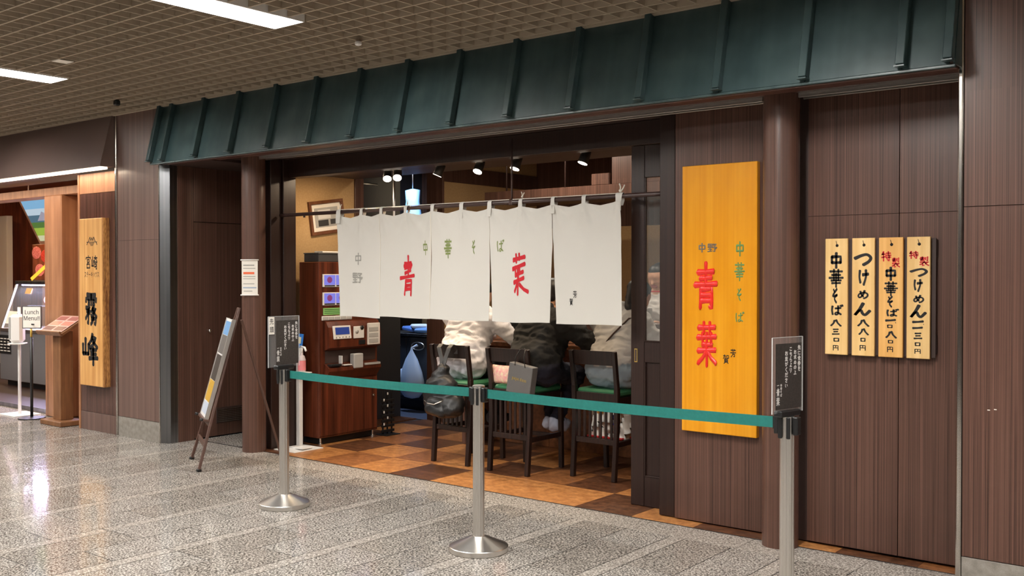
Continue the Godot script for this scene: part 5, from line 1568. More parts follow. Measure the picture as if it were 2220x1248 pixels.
func notice_holder(called_label: String, at: Vector3, along: Vector3, w: float, strip: bool) -> void:
	var t := thing("acrylic_notice", at, called_label, "notice", "acrylic queue notices on the posts")
	var n := along.cross(Vector3.UP).normalized()
	if n.x < 0: n = -n
	var bs := Basis(along, Vector3.UP, n)
	var c := mb()
	box(c, Vector3(0, 0.015, 0), Vector3(0.15, 0.03, 0.045), 0.006, bs)
	put("clamp", c, M.black, t)
	var a := mb()
	box(a, Vector3(0, 0.19, 0), Vector3(w, 0.345, 0.004), 0.0006, bs)
	put("acrylic_plate", a, M.acrylic, t)
	var rim := mb()
	for s in [-1, 1]:
		box(rim, along * s * (w * 0.5 + 0.001) + Vector3(0, 0.19, 0), Vector3(0.0018, 0.347, 0.0042), 0.0, bs)
	box(rim, Vector3(0, 0.3637, 0), Vector3(w, 0.0018, 0.0042), 0.0, bs)
	put("bright_edge", rim, plain(rgb(214, 216, 214), 0.3), t)
	var pw := 0.192
	var phh := 0.30
	var pc := along * (w * 0.5 - 0.008 - pw * 0.5) + Vector3(0, 0.185, 0)
	if not strip: pc = along * 0.004 + Vector3(0, 0.185, 0)
	var ps := mb()
	box(ps, pc + n * 0.003, Vector3(pw, phh, 0.001), 0.0, bs)
	var sheet_part := put("printed_sheet", ps, M.slate, t)
	var tl := pc + n * 0.0038 - along * pw * 0.5 + Vector3(0, phh * 0.5, 0)
	var cols := [["先に食券を", 0.91, 0.035, 0.082], ["お求めの上", 0.75, 0.105, 0.078], ["こちらより", 0.58, 0.05, 0.082], ["お並びください", 0.41, 0.115, 0.082], ["中華そば", 0.21, 0.61, 0.05]]
	for cdef in cols:
		var sz: float = cdef[3] * phh * 0.92
		line_of("text_column", cdef[0], tl + along * (cdef[1] * pw - sz * 0.5) - Vector3(0, cdef[2] * phh, 0), along * sz, Vector3(0, -sz, 0), Vector3(0, -cdef[3] * phh, 0), n, 0.21, M.white, sheet_part, true)
	var bsz := phh * 0.125
	line_of("text_column", "青葉", tl + along * (0.075 * pw - 0.010) - Vector3(0, 0.67 * phh, 0), along * 0.026, Vector3(0, -bsz, 0), Vector3(0, -bsz * 1.12, 0), n, 0.16, M.white, sheet_part, true)
	line_of("text_column", "一", tl + along * (0.075 * pw - 0.006) - Vector3(0, 0.60 * phh, 0), along * 0.018, Vector3(0, -0.018, 0), Vector3.ZERO, n, 0.2, M.white, sheet_part, true)
	if strip:
		var ws := mb()
		box(ws, along * (-w * 0.5 + 0.026) + Vector3(0, 0.302, 0) + n * 0.003, Vector3(0.046, 0.118, 0.001), 0.0, bs)
		var wp := put("white_strip", ws, M.paper, t)
		line_of("text_column", "先頭", along * (-w * 0.5 + 0.009) + Vector3(0, 0.352, 0) + n * 0.0038, along * 0.034, Vector3(0, -0.044, 0), Vector3(0, -0.055, 0), n, 0.1, M.ink, wp, true)

func build_queue() -> void:
	var a := make_stanchion(-5.503, "steel queue post nearest the ticket machine, notice on top")
	head_parts(a, false)
	var b := make_stanchion(-3.742, "middle steel queue post with a bare flat cap")
	head_parts(b, true)
	var c := make_stanchion(-1.873, "rightmost steel queue post, base cut off by the picture")
	head_parts(c, false)
	for s in [[-5.439, -3.806, "green barrier belt between the left and middle posts"], [-3.678, -1.937, "green barrier belt between the middle and right posts"]]:
		var t := thing("barrier_belt", Vector3((s[0] + s[1]) * 0.5, 0.88, -4.37), s[2], "belt", "green barrier belts")
		var st := mb()
		var f := func(u: float, v: float) -> Vector3:
			var sag := 0.008 * sin(u * PI)
			return Vector3(lerpf(s[0], s[1], u), 0.886 + v * 0.052 - sag, -4.3705 + 0.0025 * sin(u * PI * 2.0))
		sheet(st, f, 30, 1, Vector3(0, 0, 0.0014))
		wput("webbing", st, M.belt, t)
		for e in [s[0], s[1]]:
			wput("end_clip", bxm(Vector3(e - 0.003, 0.882, -4.38), Vector3(e + 0.003, 0.942, -4.36), 0.001), M.black, t)
	notice_holder("acrylic notice with white corner strip on the left queue post", Vector3(-5.503, 0.945, -4.37), Vector3(0, 0, -1), 0.262, true)
	notice_holder("acrylic notice without white strip on the right queue post", Vector3(-1.873, 0.945, -4.37), Vector3(0.225, 0, -0.974), 0.225, false)

	# ---- easel with a poster board, seen almost edge on
	var f1 := Vector3(-7.52, 0, -4.98)
	var f2 := Vector3(-7.0, 0, -4.70)
	var along := (f2 - f1).normalized()
	var back := Vector3(0.474, 0, -0.88)
	var mid := (f1 + f2) * 0.5
	var apex := mid + back * 0.36 + Vector3(0, 1.31, 0)
	var e := thing("easel", mid, "brown wooden display easel standing before the dark passage", "easel")
	var t1 := apex - along * 0.03
	var t2 := apex + along * 0.03
	for q in [[f1 + Vector3(0, 0.012, 0), t1], [f2 + Vector3(0, 0.012, 0), t2]]:
		var st := mb()
		beam(st, q[0], q[1], 0.032, 0.022, along, 0.003)
		var lg := wput("leg", st, M.easel_wood, e)
		wput("rubber_foot", bxm(q[0] - Vector3(0.017, 0.012, 0.017), q[0] + Vector3(0.017, 0.012, 0.017), 0.004), M.black, lg)
	var foot := Vector3(-7.10, 0.008, -5.60)
	var bs := mb()
	beam(bs, foot, apex - Vector3(0, 0.1, 0) + back * 0.02, 0.03, 0.02, along, 0.003)
	wput("back_leg", bs, M.easel_wood, e)
	var at := func(h: float) -> Vector3: return mid.lerp(apex, h / 1.31) + Vector3(0, 0, 0)
	for h in [0.2, 0.36]:
		var l1: Vector3 = f1.lerp(t1, h / 1.31)
		var l2: Vector3 = f2.lerp(t2, h / 1.31)
		var cs := mb()
		beam(cs, l1, l2, 0.05, 0.014, Vector3.UP, 0.002)
		wput("cross_bar", cs, M.easel_wood, e)
	var up := (apex - mid).normalized()
	var nrm := along.cross(up).normalized()
	if nrm.z < 0: nrm = -nrm
	var ledge := mb()
	box(ledge, mid + up * 0.40 + nrm * 0.035, Vector3(0.42, 0.02, 0.06), 0.003, Basis(along, up, nrm))
	wput("ledge", ledge, M.easel_wood, e)
	for s in [-1, 1]:
		var kb := mb(true)
		tube(kb, [mid + up * 0.40 + along * s * 0.19 + nrm * 0.06, mid + up * 0.40 + along * s * 0.19 + nrm * 0.09], 0.012, 10)
		wput("peg", kb, M.black, e)
	var po := thing("poster_board", mid + up * 0.41, "framed poster board in blue, grey and yellow resting on the easel", "poster")
	var bsx := Basis(along, up, nrm)
	var pc := mid + up * 0.83 + nrm * 0.034
	var pb := mb()
	box(pb, pc, Vector3(0.36, 0.84, 0.026), 0.002, bsx)
	wput("backing", pb, M.white, po)
	for d in [[0.34, 0.12, rgb(120, 170, 220)], [0.2, 0.16, rgb(112, 108, 104)], [0.0, 0.22, rgb(70, 64, 60)], [-0.2, 0.18, rgb(206, 164, 62)], [-0.345, 0.1, rgb(198, 208, 222)]]:
		var ps := mb()
		box(ps, pc + up * d[0] + nrm * 0.0138, Vector3(0.33, d[1] - 0.004, 0.0012), 0.0, bsx)
		wput("picture_field", ps, plain(d[2], 0.4), po)
	for s in [-1, 1]:
		var fr := mb()
		box(fr, pc + along * s * 0.182 + nrm * 0.003, Vector3(0.012, 0.85, 0.034), 0.002, bsx)
		wput("frame_edge", fr, M.steel, po)

# -------------------------------------------------------------------- the steak restaurant next door
func build_neighbour() -> void:
	var wn := struct("wall_neighbour_front", "glossy laminate wall panel behind the hanging wooden sign")
	wput("base_panel", bxm(Vector3(-9.93, 0, -5.285), Vector3(-9.238, 0.184, -5.268), 0.001), M.walnut_sheen_tint, wn)
	wput("panel", bxm(Vector3(-9.93, 0.187, -5.285), Vector3(-9.238, 2.415, -5.27), 0.001), M.gloss, wn)
	wput("panel", bxm(Vector3(-9.93, 2.418, -5.285), Vector3(-9.238, 2.62, -5.268), 0.001), M.oak, wn)
	wput("edge_trim", bxm(Vector3(-9.965, 0, -5.4), Vector3(-9.932, 2.62, -5.262), 0.003), M.oak, wn)
	wput("return_panel", bxm(Vector3(-9.962, 0, -6.0), Vector3(-9.952, 2.62, -5.402)), M.oak, wn)
	var hood := struct("trim_7", "brown sloped fascia hood over the neighbouring shop front")
	var st := mb()
	prism(st, [Vector2(-5.262, 3.158), Vector2(-5.236, 3.158), Vector2(-5.11, 2.652), Vector2(-5.262, 2.652)], Vector3(-17.9, 0, 0), Vector3(0, 0, 1), Vector3.UP, Vector3(8.655, 0, 0))
	wput("hood", st, M.hood_paint, hood)
	wput("soffit", bxm(Vector3(-17.9, 2.64, -5.62), Vector3(-9.97, 2.652, -5.262)), M.hood_paint, hood)
	wput("wall_above", bxm(Vector3(-18, 2.652, -5.7), Vector3(-9.952, 3.6, -5.285)), M.dark, hood)
	wput("beam", bxm(Vector3(-17.9, 2.47, -5.72), Vector3(-9.97, 2.56, -5.5), 0.004), M.oak, hood)
	var pl := struct("pillar_neighbour", "square orange-brown wooden pillar at the left shop")
	wput("shaft", bxm(Vector3(-11.1, 0, -5.72), Vector3(-10.72, 2.47, -5.47), 0.012), M.oak, pl)
	var wp := struct("wall_neighbour_side", "wooden side panels of the left shop entrance")
	wput("board", bxm(Vector3(-10.66, 0, -6.02), Vector3(-10.36, 2.47, -5.88), 0.004), M.oak, wp)
	wput("board", bxm(Vector3(-10.355, 0, -6.0), Vector3(-9.97, 2.47, -5.86), 0.004), M.oak, wp)
	var nb := struct("wall_neighbour_back", "dark reddish wooden back wall of the left shop")
	for i in 10:
		wput("board", bxm(Vector3(-18 + i * 0.8, 0, -8.7), Vector3(-18 + i * 0.8 + 0.795, 3.0, -8.6), 0.004), M.redwood, nb)
	wput("pale_panel", bxm(Vector3(-17.95, 0, -8.1), Vector3(-17.55, 2.6, -8.0), 0.004), M.cream_wall, nb)
	wput("side", bxm(Vector3(-9.96, 0, -8.6), Vector3(-9.86, 3.0, -6.1)), M.redwood, nb)
	for i in 4:
		wput("west_board", bxm(Vector3(-18, 0, -8.6 + i * 0.72), Vector3(-17.96, 3.0, -8.6 + i * 0.72 + 0.715), 0.004), M.redwood, nb)
	wput("divider", bxm(Vector3(-15.7, 0, -8.55), Vector3(-15.45, 2.6, -7.7), 0.004), M.oak, nb)
	var nc := struct("ceiling_neighbour", "wooden ceiling inside the left shop")
	wput("deck", bxm(Vector3(-18, 3.0, -8.7), Vector3(-9.86, 3.1, -5.72)), M.redwood, nc)
	var nf := struct("floor_neighbour", "low brown step and floor of the left shop")
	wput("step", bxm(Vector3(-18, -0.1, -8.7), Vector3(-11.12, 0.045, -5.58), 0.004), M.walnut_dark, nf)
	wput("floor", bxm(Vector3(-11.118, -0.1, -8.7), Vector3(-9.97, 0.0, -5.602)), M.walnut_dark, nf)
	wput("step_edge", bxm(Vector3(-18, 0.0, -5.579), Vector3(-11.12, 0.05, -5.565), 0.002), M.steel_dark, nf)

	# ---- hanging wooden sign
	var sg := thing("wooden_slab_sign", Vector3(-9.59, 0.468, -5.235), "thick natural-edge wooden slab sign with black brush characters", "sign")
	wput("slab", bxm(Vector3(-9.82, 0.468, -5.268), Vector3(-9.372, 2.156, -5.2), 0.004), M.slabwood, sg)
	var ed := mb()
	var edge := []
	for i in 17:
		var y := lerpf(2.156, 0.468, i / 16.0)
		edge.append(Vector2(0.012 + 0.005 * sin(i * 1.3) + 0.004 * sin(i * 0.5), y))
	for i in 16: 
		prism(ed, [Vector2(0, edge[i].y), Vector2(edge[i].x, edge[i].y), Vector2(edge[i + 1].x, edge[i + 1].y), Vector2(0, edge[i + 1].y)], Vector3(-9.372, 0, -5.268), Vector3.RIGHT, Vector3.UP, Vector3(0, 0, 0.066))
	wput("live_edge", ed, M.bark, sg)
	for e in NEIGH:
		var wd := 0.15 if e[0] in ["霧", "峰"] else 0.115
		if e[0] == "crest": wd = 0.06
		letter("crest" if e[0] == "crest" else "brush_character", e[0], Vector3(e[1], e[2], -5.1992), Vector3(e[3] - e[1], 0, 0), Vector3(0, e[4] - e[2], 0), Vector3(0, 0, 1), wd, M.ink, sg)

	# ---- wooden menu lectern
	var ld := thing("menu_lectern", Vector3(-10.35, 0, -5.24), "wooden menu lectern with an open picture menu by the left shop", "lectern")
	wput("base", bxm(Vector3(-10.57, 0.0, -5.42), Vector3(-10.13, 0.055, -5.15), 0.008), M.stand_oak, ld)
	wput("post", bxm(Vector3(-10.42, 0.055, -5.36), Vector3(-10.26, 0.99, -5.22), 0.004), M.stand_oak, ld)
	var slope := Basis(Vector3.RIGHT, deg_to_rad(32))
	var tp := mb()
	box(tp, Vector3(-10.36, 1.05, -5.30), Vector3(0.50, 0.03, 0.34), 0.004, slope)
	wput("desk", tp, M.stand_oak, ld)
	var lp := mb()
	box(lp, Vector3(-10.36, 0.978, -5.147), Vector3(0.50, 0.05, 0.02), 0.003, slope)
	wput("lip", lp, M.stand_oak, ld)
	var mn := thing("open_menu", Vector3(-10.36, 1.05, -5.3), "open picture menu with meat photos lying on the lectern", "menu")
	for s in [-1, 1]:
		var pg := mb()
		box(pg, Vector3(-10.36 + s * 0.115, 1.0695, -5.288), Vector3(0.226, 0.004, 0.28), 0.001, slope)
		var page := wput("page", pg, plain(rgb(214, 170, 160), 0.4), mn)
		for k in 3:
			var ph := mb()
			box(ph, Vector3(-10.36 + s * 0.115, 1.0718, -5.288) + slope * Vector3(0, 0.0012, -0.09 + k * 0.09), Vector3(0.19, 0.001, 0.07), 0.0, slope)
			wput("meat_photo", ph, plain([rgb(150, 84, 76), rgb(196, 120, 104), rgb(110, 66, 60)][k], 0.4), page)

	# ---- black pole with the lunch menu board
	var lm := thing("lunch_menu_stand", Vector3(-11.02, 0, -5.28), "slim black pole stand with a white lunch menu card", "sign stand")
	var b := mb(true)
	lathe(b, Vector3(-11.02, 0, -5.28), [Vector2(0, 0), Vector2(0.14, 0), Vector2(0.14, 0.012), Vector2(0.03, 0.022), Vector2(0.0, 0.022)], 28)
	wput("disc_base", b, M.black, lm)
	var p := mb(true)
	tube(p, [Vector3(-11.02, 0.02, -5.28), Vector3(-11.02, 0.9, -5.28)], 0.016, 12)
	wput("pole", p, M.black, lm)
	var cl := mb(true)
	tube(cl, [Vector3(-11.02, 0.9, -5.28), Vector3(-11.02, 1.0, -5.28)], 0.012, 10)
	wput("brass_neck", cl, M.gold, lm)
	var fb := Basis(Vector3.UP, deg_to_rad(35))
	var fo := Vector3(-11.0, 1.12, -5.28)
	var cd := mb()
	box(cd, fo, Vector3(0.22, 0.25, 0.012), 0.003, fb)
	wput("frame", cd, M.steel_dark, lm)
	var c2 := mb()
	box(c2, fo + fb * Vector3(0, 0, 0.0066), Vector3(0.2, 0.23, 0.001), 0.0, fb)
	var card := wput("card", c2, M.paper, lm)
	var sfn := SystemFont.new()
	sfn.font_names = PackedStringArray(["Droid Sans"])
	for q in [["Lunch", 0.055], ["Menu!!", -0.012]]:
		var tmsh := TextMesh.new()
		tmsh.font = sfn
		tmsh.font_size = 32
		tmsh.pixel_size = 0.0019
		tmsh.depth = 0.0008
		tmsh.text = q[0]
		var li := inst("printed_word", tmsh, M.ink, card, fo + fb * Vector3(0, q[1], 0.0078) - lm.position + lm.position * 1.0)
		li.basis = fb
	wput("printed_bar", bxm(fo + Vector3(-0.07, -0.085, 0.008), fo + Vector3(0.07, -0.07, 0.009)), M.ink, card)

	# ---- white sanitiser dispenser on a pole
	var sd := thing("dispenser_stand", Vector3(-11.45, 0, -5.35), "white pole stand with a large automatic hand dispenser", "sanitiser stand")
	wput("base_plate", bxm(Vector3(-11.64, 0.0, -5.5), Vector3(-11.26, 0.01, -5.2), 0.002), M.metal_white, sd)
	var sp := mb(true)
	tube(sp, [Vector3(-11.45, 0.01, -5.35), Vector3(-11.45, 1.22, -5.35)], 0.017, 12)
	wput("pole", sp, M.metal_white, sd)
	var db := Basis(Vector3.UP, deg_to_rad(50))
	var dm := mb()
	box(dm, Vector3(-11.43, 0.98, -5.32), Vector3(0.14, 0.32, 0.16), 0.03, db)
	wput("housing", dm, M.white, sd)
	var dw := mb()
	box(dw, Vector3(-11.43, 0.99, -5.32) + db * Vector3(-0.062, 0.0, 0.012), Vector3(0.024, 0.25, 0.13), 0.008, db)
	wput("grey_window", dw, M.machine_grey, sd)
	var dt := mb()
	box(dt, Vector3(-11.43, 0.81, -5.32), Vector3(0.17, 0.014, 0.17), 0.004, db)
	wput("drip_tray", dt, M.white, sd)

	# ---- refrigerated display case
	var dc := thing("display_case", Vector3(-12.9, 0.045, -6.8), "stainless refrigerated display case with sloping lit glass front", "display case")
	wput("cabinet", bxm(Vector3(-14.38, 0.12, -7.4), Vector3(-11.3, 0.80, -6.45), 0.008), plain(rgb(196, 198, 202), 0.38, 0.85), dc)
	wput("kick_plate", bxm(Vector3(-14.3, 0.046, -7.3), Vector3(-11.4, 0.12, -6.52)), M.black, dc)
	wput("sill", bxm(Vector3(-14.39, 0.80, -7.4), Vector3(-11.29, 0.84, -6.43), 0.004), M.steel, dc)
	var gs := mb()
	beam(gs, Vector3(-12.84, 0.842, -6.47), Vector3(-12.84, 1.44, -6.68), 3.0, 0.006, Vector3.RIGHT)
	wput("front_glass", gs, M.glass, dc)
	for x in [-14.36, -11.32]:
		var fs := mb()
		beam(fs, Vector3(x, 0.84, -6.47), Vector3(x, 1.46, -6.685), 0.03, 0.03, Vector3.RIGHT, 0.003)
		wput("glass_frame", fs, M.steel, dc)
	wput("top_plate", bxm(Vector3(-14.38, 1.45, -7.3), Vector3(-11.3, 1.5, -6.66), 0.004), M.steel_dark, dc)
	wput("back_plate", bxm(Vector3(-14.38, 0.84, -7.4), Vector3(-11.3, 1.5, -7.32)), M.white, dc)
	var tubeglow := glow(rgb(205, 200, 255), 6.0)
	tubeglow.resource_name = "case_light"
	wput("light_tube", bxm(Vector3(-14.3, 1.43, -6.78), Vector3(-11.4, 1.449, -6.72)), tubeglow, dc)
	area("case_light", Vector3(0.06, 1.37, 0.06), 2.8, 0.05, 24.0, rgb(214, 206, 255), dc)
	var inner := wput("inner_shelf", bxm(Vector3(-14.3, 1.14, -7.3), Vector3(-11.4, 1.15, -6.8)), M.glass, dc)
	for k in 4:
		var mt := thing("meat_cut", Vector3(-13.95 + k * 0.62, 1.15, -7.02), ["marbled pink beef block nearest the left end of the case", "red meat block second from left inside the case", "pale pink meat block third from left inside the case", "dark red meat block hidden furthest right in the case"][k], "meat", "meat in the display case")
		var ms := PackedVector3Array()
		var mc := PackedColorArray()
		var mi := PackedInt32Array()
		field([[Vector3(-0.15, 0.07, 0), Vector3(0.14, 0.07, 0.02), 0.07, 0.06, 0], [Vector3(-0.1, 0.08, -0.06), Vector3(0.1, 0.09, -0.05), 0.06, 0.06, 0]], 0.02, 0.05, [Color.WHITE], ms, mc, mi, 0.006)
		inst("cut", skin(ms, mc, mi), textured(M.meat_tex, 0.4, Vector3(4, 4, 4), [Color.WHITE, rgb(230, 180, 180), rgb(255, 230, 240), rgb(190, 150, 150)][k]), mt)
	for q in [[-14.30, -14.05, 0.90, 1.08, M.paper, "sale_card"], [-14.02, -13.85, 1.32, 1.40, plain(rgb(226, 176, 120), 0.5), "price_card"]]:
		var cs := mb()
		var zc := lerpf(-6.47, -6.68, ((q[2] + q[3]) * 0.5 - 0.842) / 0.6)
		box(cs, Vector3((q[0] + q[1]) * 0.5, (q[2] + q[3]) * 0.5, zc + 0.006), Vector3(q[1] - q[0], q[3] - q[2], 0.002), 0.0, Basis(Vector3.RIGHT, -0.338))
		wput(q[5], cs, q[4], dc)
	var bm := thing("black_menu_card", Vector3(-14.2, 0.48, -6.44), "black menu card with white lines on the steel case front", "menu card")
	wput("card", bxm(Vector3(-14.37, 0.485, -6.449), Vector3(-14.04, 0.745, -6.442), 0.001), M.black, bm)
	for k in 5: 
		for j in 3: wput("white_line", bxm(Vector3(-14.35 + j * 0.105, 0.52 + k * 0.042, -6.442), Vector3(-14.27 + j * 0.105 - 0.02 * (k % 2), 0.532 + k * 0.042, -6.4412)), M.paper, bm)

	# ---- lit picture boards leaning forward above the case
	var lb := thing("lit_picture_board", Vector3(-12.8, 2.04, -6.45), "lit landscape picture board with blue sky above the display case", "picture board")
	var up := Vector3(0, 0.895, 0.445)
	var rt := Vector3.RIGHT
	var nn := rt.cross(up).normalized()
	var pc := Vector3(-12.45, 2.31, -6.43)
	var bsx := Basis(rt, up, nn)
	var fr := mb()
	box(fr, pc, Vector3(1.95, 0.68, 0.05), 0.004, bsx)
	wput("frame", fr, M.oak, lb)
	var bands := [[0.24, 0.14, rgb(140, 196, 236)], [0.125, 0.09, rgb(206, 226, 240)], [0.03, 0.10, rgb(84, 120, 140)], [-0.06, 0.08, rgb(90, 130, 60)], [-0.155, 0.11, rgb(170, 200, 70)], [-0.25, 0.08, rgb(226, 226, 180)]]
	for d in bands:
		var ps := mb()
		box(ps, pc + up * d[0] + nn * 0.0255, Vector3(1.84, d[1], 0.002), 0.0, bsx)
		var gm := glow(d[2], 0.75, Color(0.1, 0.1, 0.1))
		gm.resource_name = "display_picture"
		wput("lit_band", ps, gm, lb)
	var mp := mb()
	prism(mp, [Vector2(-0.72, 0.0), Vector2(-0.5, 0.13), Vector2(-0.28, 0.0)], pc + nn * 0.0268, rt, up, nn * 0.001)
	var mg := glow(rgb(70, 104, 140), 0.6)
	mg.resource_name = "display_mountain"
	wput("mountain", mp, mg, lb)
	var hk := mb(true)
	for x in [-13.2, -11.8]: tube(hk, [Vector3(x, 2.58, -6.3), Vector3(x, 3.0, -6.3)], 0.008, 6)
	wput("hanger", hk, M.steel, lb)
	var mb2 := thing("meat_poster", Vector3(-13.4, 1.5, -6.95), "large raw meat photograph board standing on the display case", "poster")
	var c3 := mb()
	box(c3, Vector3(-13.72, 1.76, -6.95), Vector3(1.4, 0.52, 0.03), 0.003)
	wput("board", c3, M.redwood, mb2)
	for k in 10:
		var ms2 := mb(true)
		ball(ms2, Vector3(-14.3 + (k % 5) * 0.26 + (k / 5) * 0.1, 1.90 - (k / 5) * 0.2 - (k % 2) * 0.05, -6.935 + k * 0.0006), Vector3(0.14, 0.09, 0.005), 14, 8)
		wput("printed_meat", ms2, textured(M.meat_tex, 0.5, Vector3(5, 5, 5), [rgb(255, 220, 206), rgb(240, 120, 90), rgb(255, 190, 160), rgb(226, 110, 84), rgb(250, 214, 200)][k % 5]), mb2)
	wput("foot", bxm(Vector3(-14.3, 1.5, -7.02), Vector3(-13.1, 1.51, -6.88), 0.002), M.black, mb2)
	var ys := mb()
	beam(ys, Vector3(-13.93, 1.52, -6.68), Vector3(-13.66, 1.80, -6.86), 0.06, 0.006, Vector3(0.7, -0.7, 0))
	var yb := thing("yellow_banner", Vector3(-13.8, 1.5, -6.7), "slanting yellow strip leaning beside the meat poster", "banner")
	wput("strip", ys, plain(rgb(236, 196, 44), 0.5), yb)

# -------------------------------------------------------------------- lamps
func area(called: String, at: Vector3, w: float, d: float, energy: float, c: Color, parent: Node3D) -> AreaLight3D:
	var l := AreaLight3D.new()
	l.name = called
	l.area_size = Vector2(w, d)
	l.light_energy = energy
	l.light_color = c
	l.shadow_enabled = true
	l.area_range = 30.0
	l.position = at
	l.rotation.x = -PI / 2
	parent.add_child(l, true)
	return l

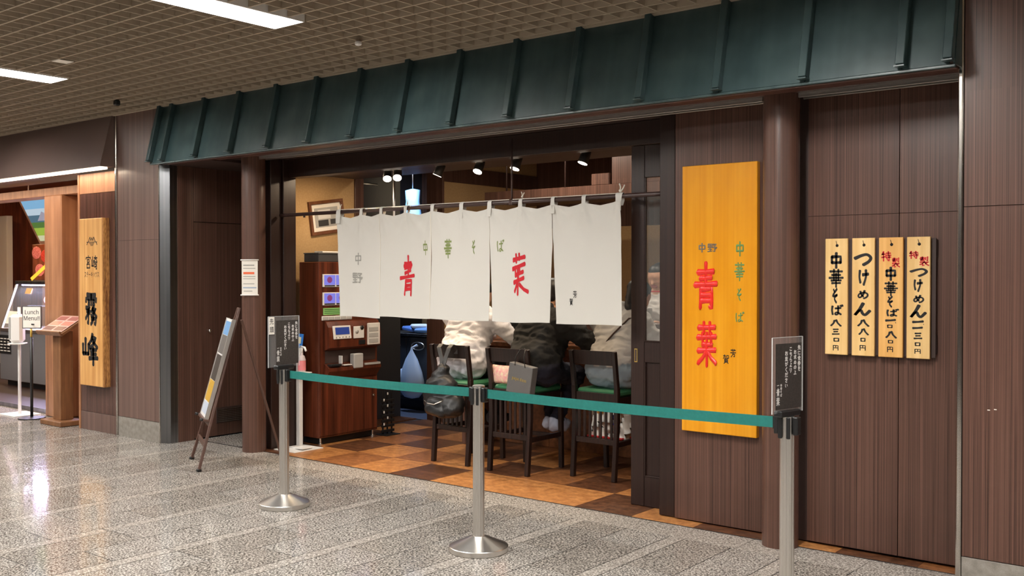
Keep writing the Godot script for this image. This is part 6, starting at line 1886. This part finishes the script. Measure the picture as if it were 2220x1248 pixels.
func build_lamps() -> void:
	var day := rgb(255, 251, 246)
	var gm := glow(day, 2.2)
	gm.resource_name = "ceiling_light_panel"
	var names := ["furthest left, outside the picture", "next left, outside the picture", "left of the two in the picture", "right of the two in the picture", "nearest the orange sign, outside the picture", "over the camera, outside the picture", "furthest right, outside the picture"]
	for i in LAMP_X.size():
		for j in LAMP_Z.size():
			var x: float = LAMP_X[i]
			var z0: float = LAMP_Z[j][0]
			var z1: float = LAMP_Z[j][1]
			var t := thing("ceiling_light", Vector3(x, CEIL, (z0 + z1) * 0.5), "long recessed white ceiling light, " + (names[i] if j == 0 else "second row, " + ["far left end", "second from left end", "third from left end", "middle one", "third from right end", "second from right end", "right end"][i]), "ceiling light", "recessed ceiling lights")
			wput("housing", bxm(Vector3(x - 0.145, CEIL + 0.1, z0), Vector3(x + 0.145, CEIL + 0.16, z1), 0.002), M.metal_white, t)
			for e in [[x - 0.145, x - 0.137, z0, z1], [x + 0.137, x + 0.145, z0, z1], [x - 0.137, x + 0.137, z0, z0 + 0.008], [x - 0.137, x + 0.137, z1 - 0.008, z1]]:
				wput("side_plate", bxm(Vector3(e[0], CEIL - 0.004, e[2]), Vector3(e[1], CEIL + 0.1, e[3])), M.metal_white, t)
			wput("glowing_panel", bxm(Vector3(x - 0.136, CEIL + 0.085, z0 + 0.01), Vector3(x + 0.136, CEIL + 0.099, z1 - 0.01)), gm, t)
			area("panel_light", Vector3(0, 0.08, 0), 0.268, z1 - z0 - 0.024, E_CEIL, day, t)
	# spotlights in the shop
	var warm := rgb(255, 226, 190)
	var lens := glow(rgb(255, 240, 220), 10.0)
	lens.resource_name = "spot_lamp_lens"
	var spots := [[-6.583, Vector3(0.45, -0.75, 0.48), "first from the left", 1], [-6.453, Vector3(0.45, -0.72, 0.52), "second from the left", 1], [-5.945, Vector3(-0.35, -0.9, 0.2), "third from the left", 0], [-5.487, Vector3(0.05, -0.85, 0.5), "fourth from the left", 1], [-5.085, Vector3(-0.1, -0.9, 0.35), "fifth from the left", 0], [-4.41, Vector3(-0.2, -0.92, 0.3), "rightmost", 0]]
	for s in spots:
		var dir: Vector3 = s[1].normalized()
		var t := thing("spotlight", Vector3(s[0], 2.55, -6.41), "small ceiling spotlight inside the shop, " + s[2], "spotlight", "spotlights above the curtain")
		var o := Vector3(s[0], 2.49, -6.41)
		var cp := mb(true)
		lathe(cp, Vector3(s[0], 2.538, -6.41), [Vector2(0, 0), Vector2(0.036, 0), Vector2(0.036, 0.012), Vector2(0, 0.012)], 16)
		wput("mount", cp, M.white, t)
		var am := mb(true)
		tube(am, [Vector3(s[0], 2.54, -6.41), o - dir * 0.045], 0.009, 8)
		wput("arm", am, M.white, t)
		var hd := mb(true)
		tube(hd, [o - dir * 0.07, o + dir * 0.035], [0.036, 0.042], 18)
		wput("head", hd, M.black, t)
		var ln := mb(true)
		tube(ln, [o + dir * 0.0351, o + dir * 0.038], 0.038, 18)
		wput("lens", ln, lens, t)
		var l := SpotLight3D.new()
		l.name = "spot_light"
		l.light_energy = E_SPOT
		l.light_color = warm
		l.light_size = 0.03
		l.spot_angle = 42.0
		l.spot_angle_attenuation = 0.6
		l.spot_range = 15.0
		l.shadow_enabled = true
		l.position = o + dir * 0.05 - t.position
		t.add_child(l)
		l.look_at_from_position(o + dir * 0.05, o + dir * 1.0, Vector3(0, 0, 1))
	# downlight added behind the header, out of view, to brighten the beige wall
	var dn := thing("added_downlight", Vector3(-6.95, 2.556, -6.28), "added hidden fill downlight above the ticket machine", "downlight")
	var dr := mb(true)
	lathe(dr, Vector3(-6.95, 2.552, -6.28), [Vector2(0.05, 0.0), Vector2(0.064, 0.0), Vector2(0.064, 0.008), Vector2(0.05, 0.008)], 18)
	wput("ring", dr, M.white, dn)
	var dg := mb(true)
	tube(dg, [Vector3(-6.95, 2.555, -6.28), Vector3(-6.95, 2.5595, -6.28)], 0.049, 18)
	wput("lens", dg, lens, dn)
	area("lens_light", Vector3(0, -0.003, 0), 0.09, 0.09, E_ADDED_DOWN, warm, dn)
	# back kitchen lamp; the two over the counter are added interior fill
	var cool := rgb(205, 225, 255)
	for q in [[-8.3, -8.1, E_KITCHEN, cool, "cool white ceiling lamp in the back kitchen"], [-5.6, -7.5, E_COUNTER_FILL, rgb(255, 240, 220), "added fill lamp over the left half of the counter"], [-4.0, -7.5, E_COUNTER_FILL, rgb(255, 240, 220), "added fill lamp over the right half of the counter"]]:
		var t := thing("kitchen_and_fill_lamp", Vector3(q[0], 2.96, q[1]), q[4], "ceiling light")
		wput("housing", bxm(Vector3(q[0] - 0.3, 2.965, q[1] - 0.08), Vector3(q[0] + 0.3, 2.999, q[1] + 0.08), 0.003), M.metal_white, t)
		var km := glow(q[3], 3.0)
		km.resource_name = "kitchen_and_fill_tube"
		wput("glowing_tube", bxm(Vector3(q[0] - 0.28, 2.955, q[1] - 0.06), Vector3(q[0] + 0.28, 2.964, q[1] + 0.06)), km, t)
		area("tube_light", Vector3(0, -0.012, 0), 0.56, 0.12, q[2], q[3], t)
	# light strip under the neighbour's hood and its ceiling lamps
	var strip := thing("light_strip", Vector3(-13.5, 2.63, -5.16), "bright light strip under the brown hood of the left shop", "light strip")
	var sm := glow(rgb(255, 238, 214), 2.6)
	sm.resource_name = "light_strip"
	wput("glowing_strip", bxm(Vector3(-17.9, 2.628, -5.2), Vector3(-9.26, 2.651, -5.125), 0.003), sm, strip)
	for k in 4:
		var x := -16.7 + k * 2.15
		area("strip_light", Vector3(x - strip.position.x, -0.008, 0), 2.1, 0.06, E_STRIP, rgb(255, 230, 200), strip)
	for q in [[-13.9, -6.2], [-11.8, -6.2], [-16.2, -6.9], [-10.6, -6.9]]:
		var t := thing("downlight", Vector3(q[0], 2.98, q[1]), "round warm ceiling downlight of the left shop, %s" % ["over the case's left end", "over the case's right end", "furthest left", "nearest the shared wall"][[[-13.9, -6.2], [-11.8, -6.2], [-16.2, -6.9], [-10.6, -6.9]].find(q)], "downlight", "downlights in the left shop")
		var r := mb(true)
		lathe(r, Vector3(q[0], 2.985, q[1]), [Vector2(0.07, 0.0), Vector2(0.09, 0.0), Vector2(0.09, 0.014), Vector2(0.07, 0.014)], 20)
		wput("ring", r, M.white, t)
		var gl := mb(true)
		tube(gl, [Vector3(q[0], 2.99, q[1]), Vector3(q[0], 2.999, q[1])], 0.069, 20)
		var wm := glow(rgb(255, 214, 160), 4.0)
		wm.resource_name = "downlight_lamp"
		wput("glowing_disc", gl, wm, t)
		area("disc_light", Vector3(0, -0.001, 0), 0.13, 0.13, E_NEIGH, rgb(255, 214, 160), t)
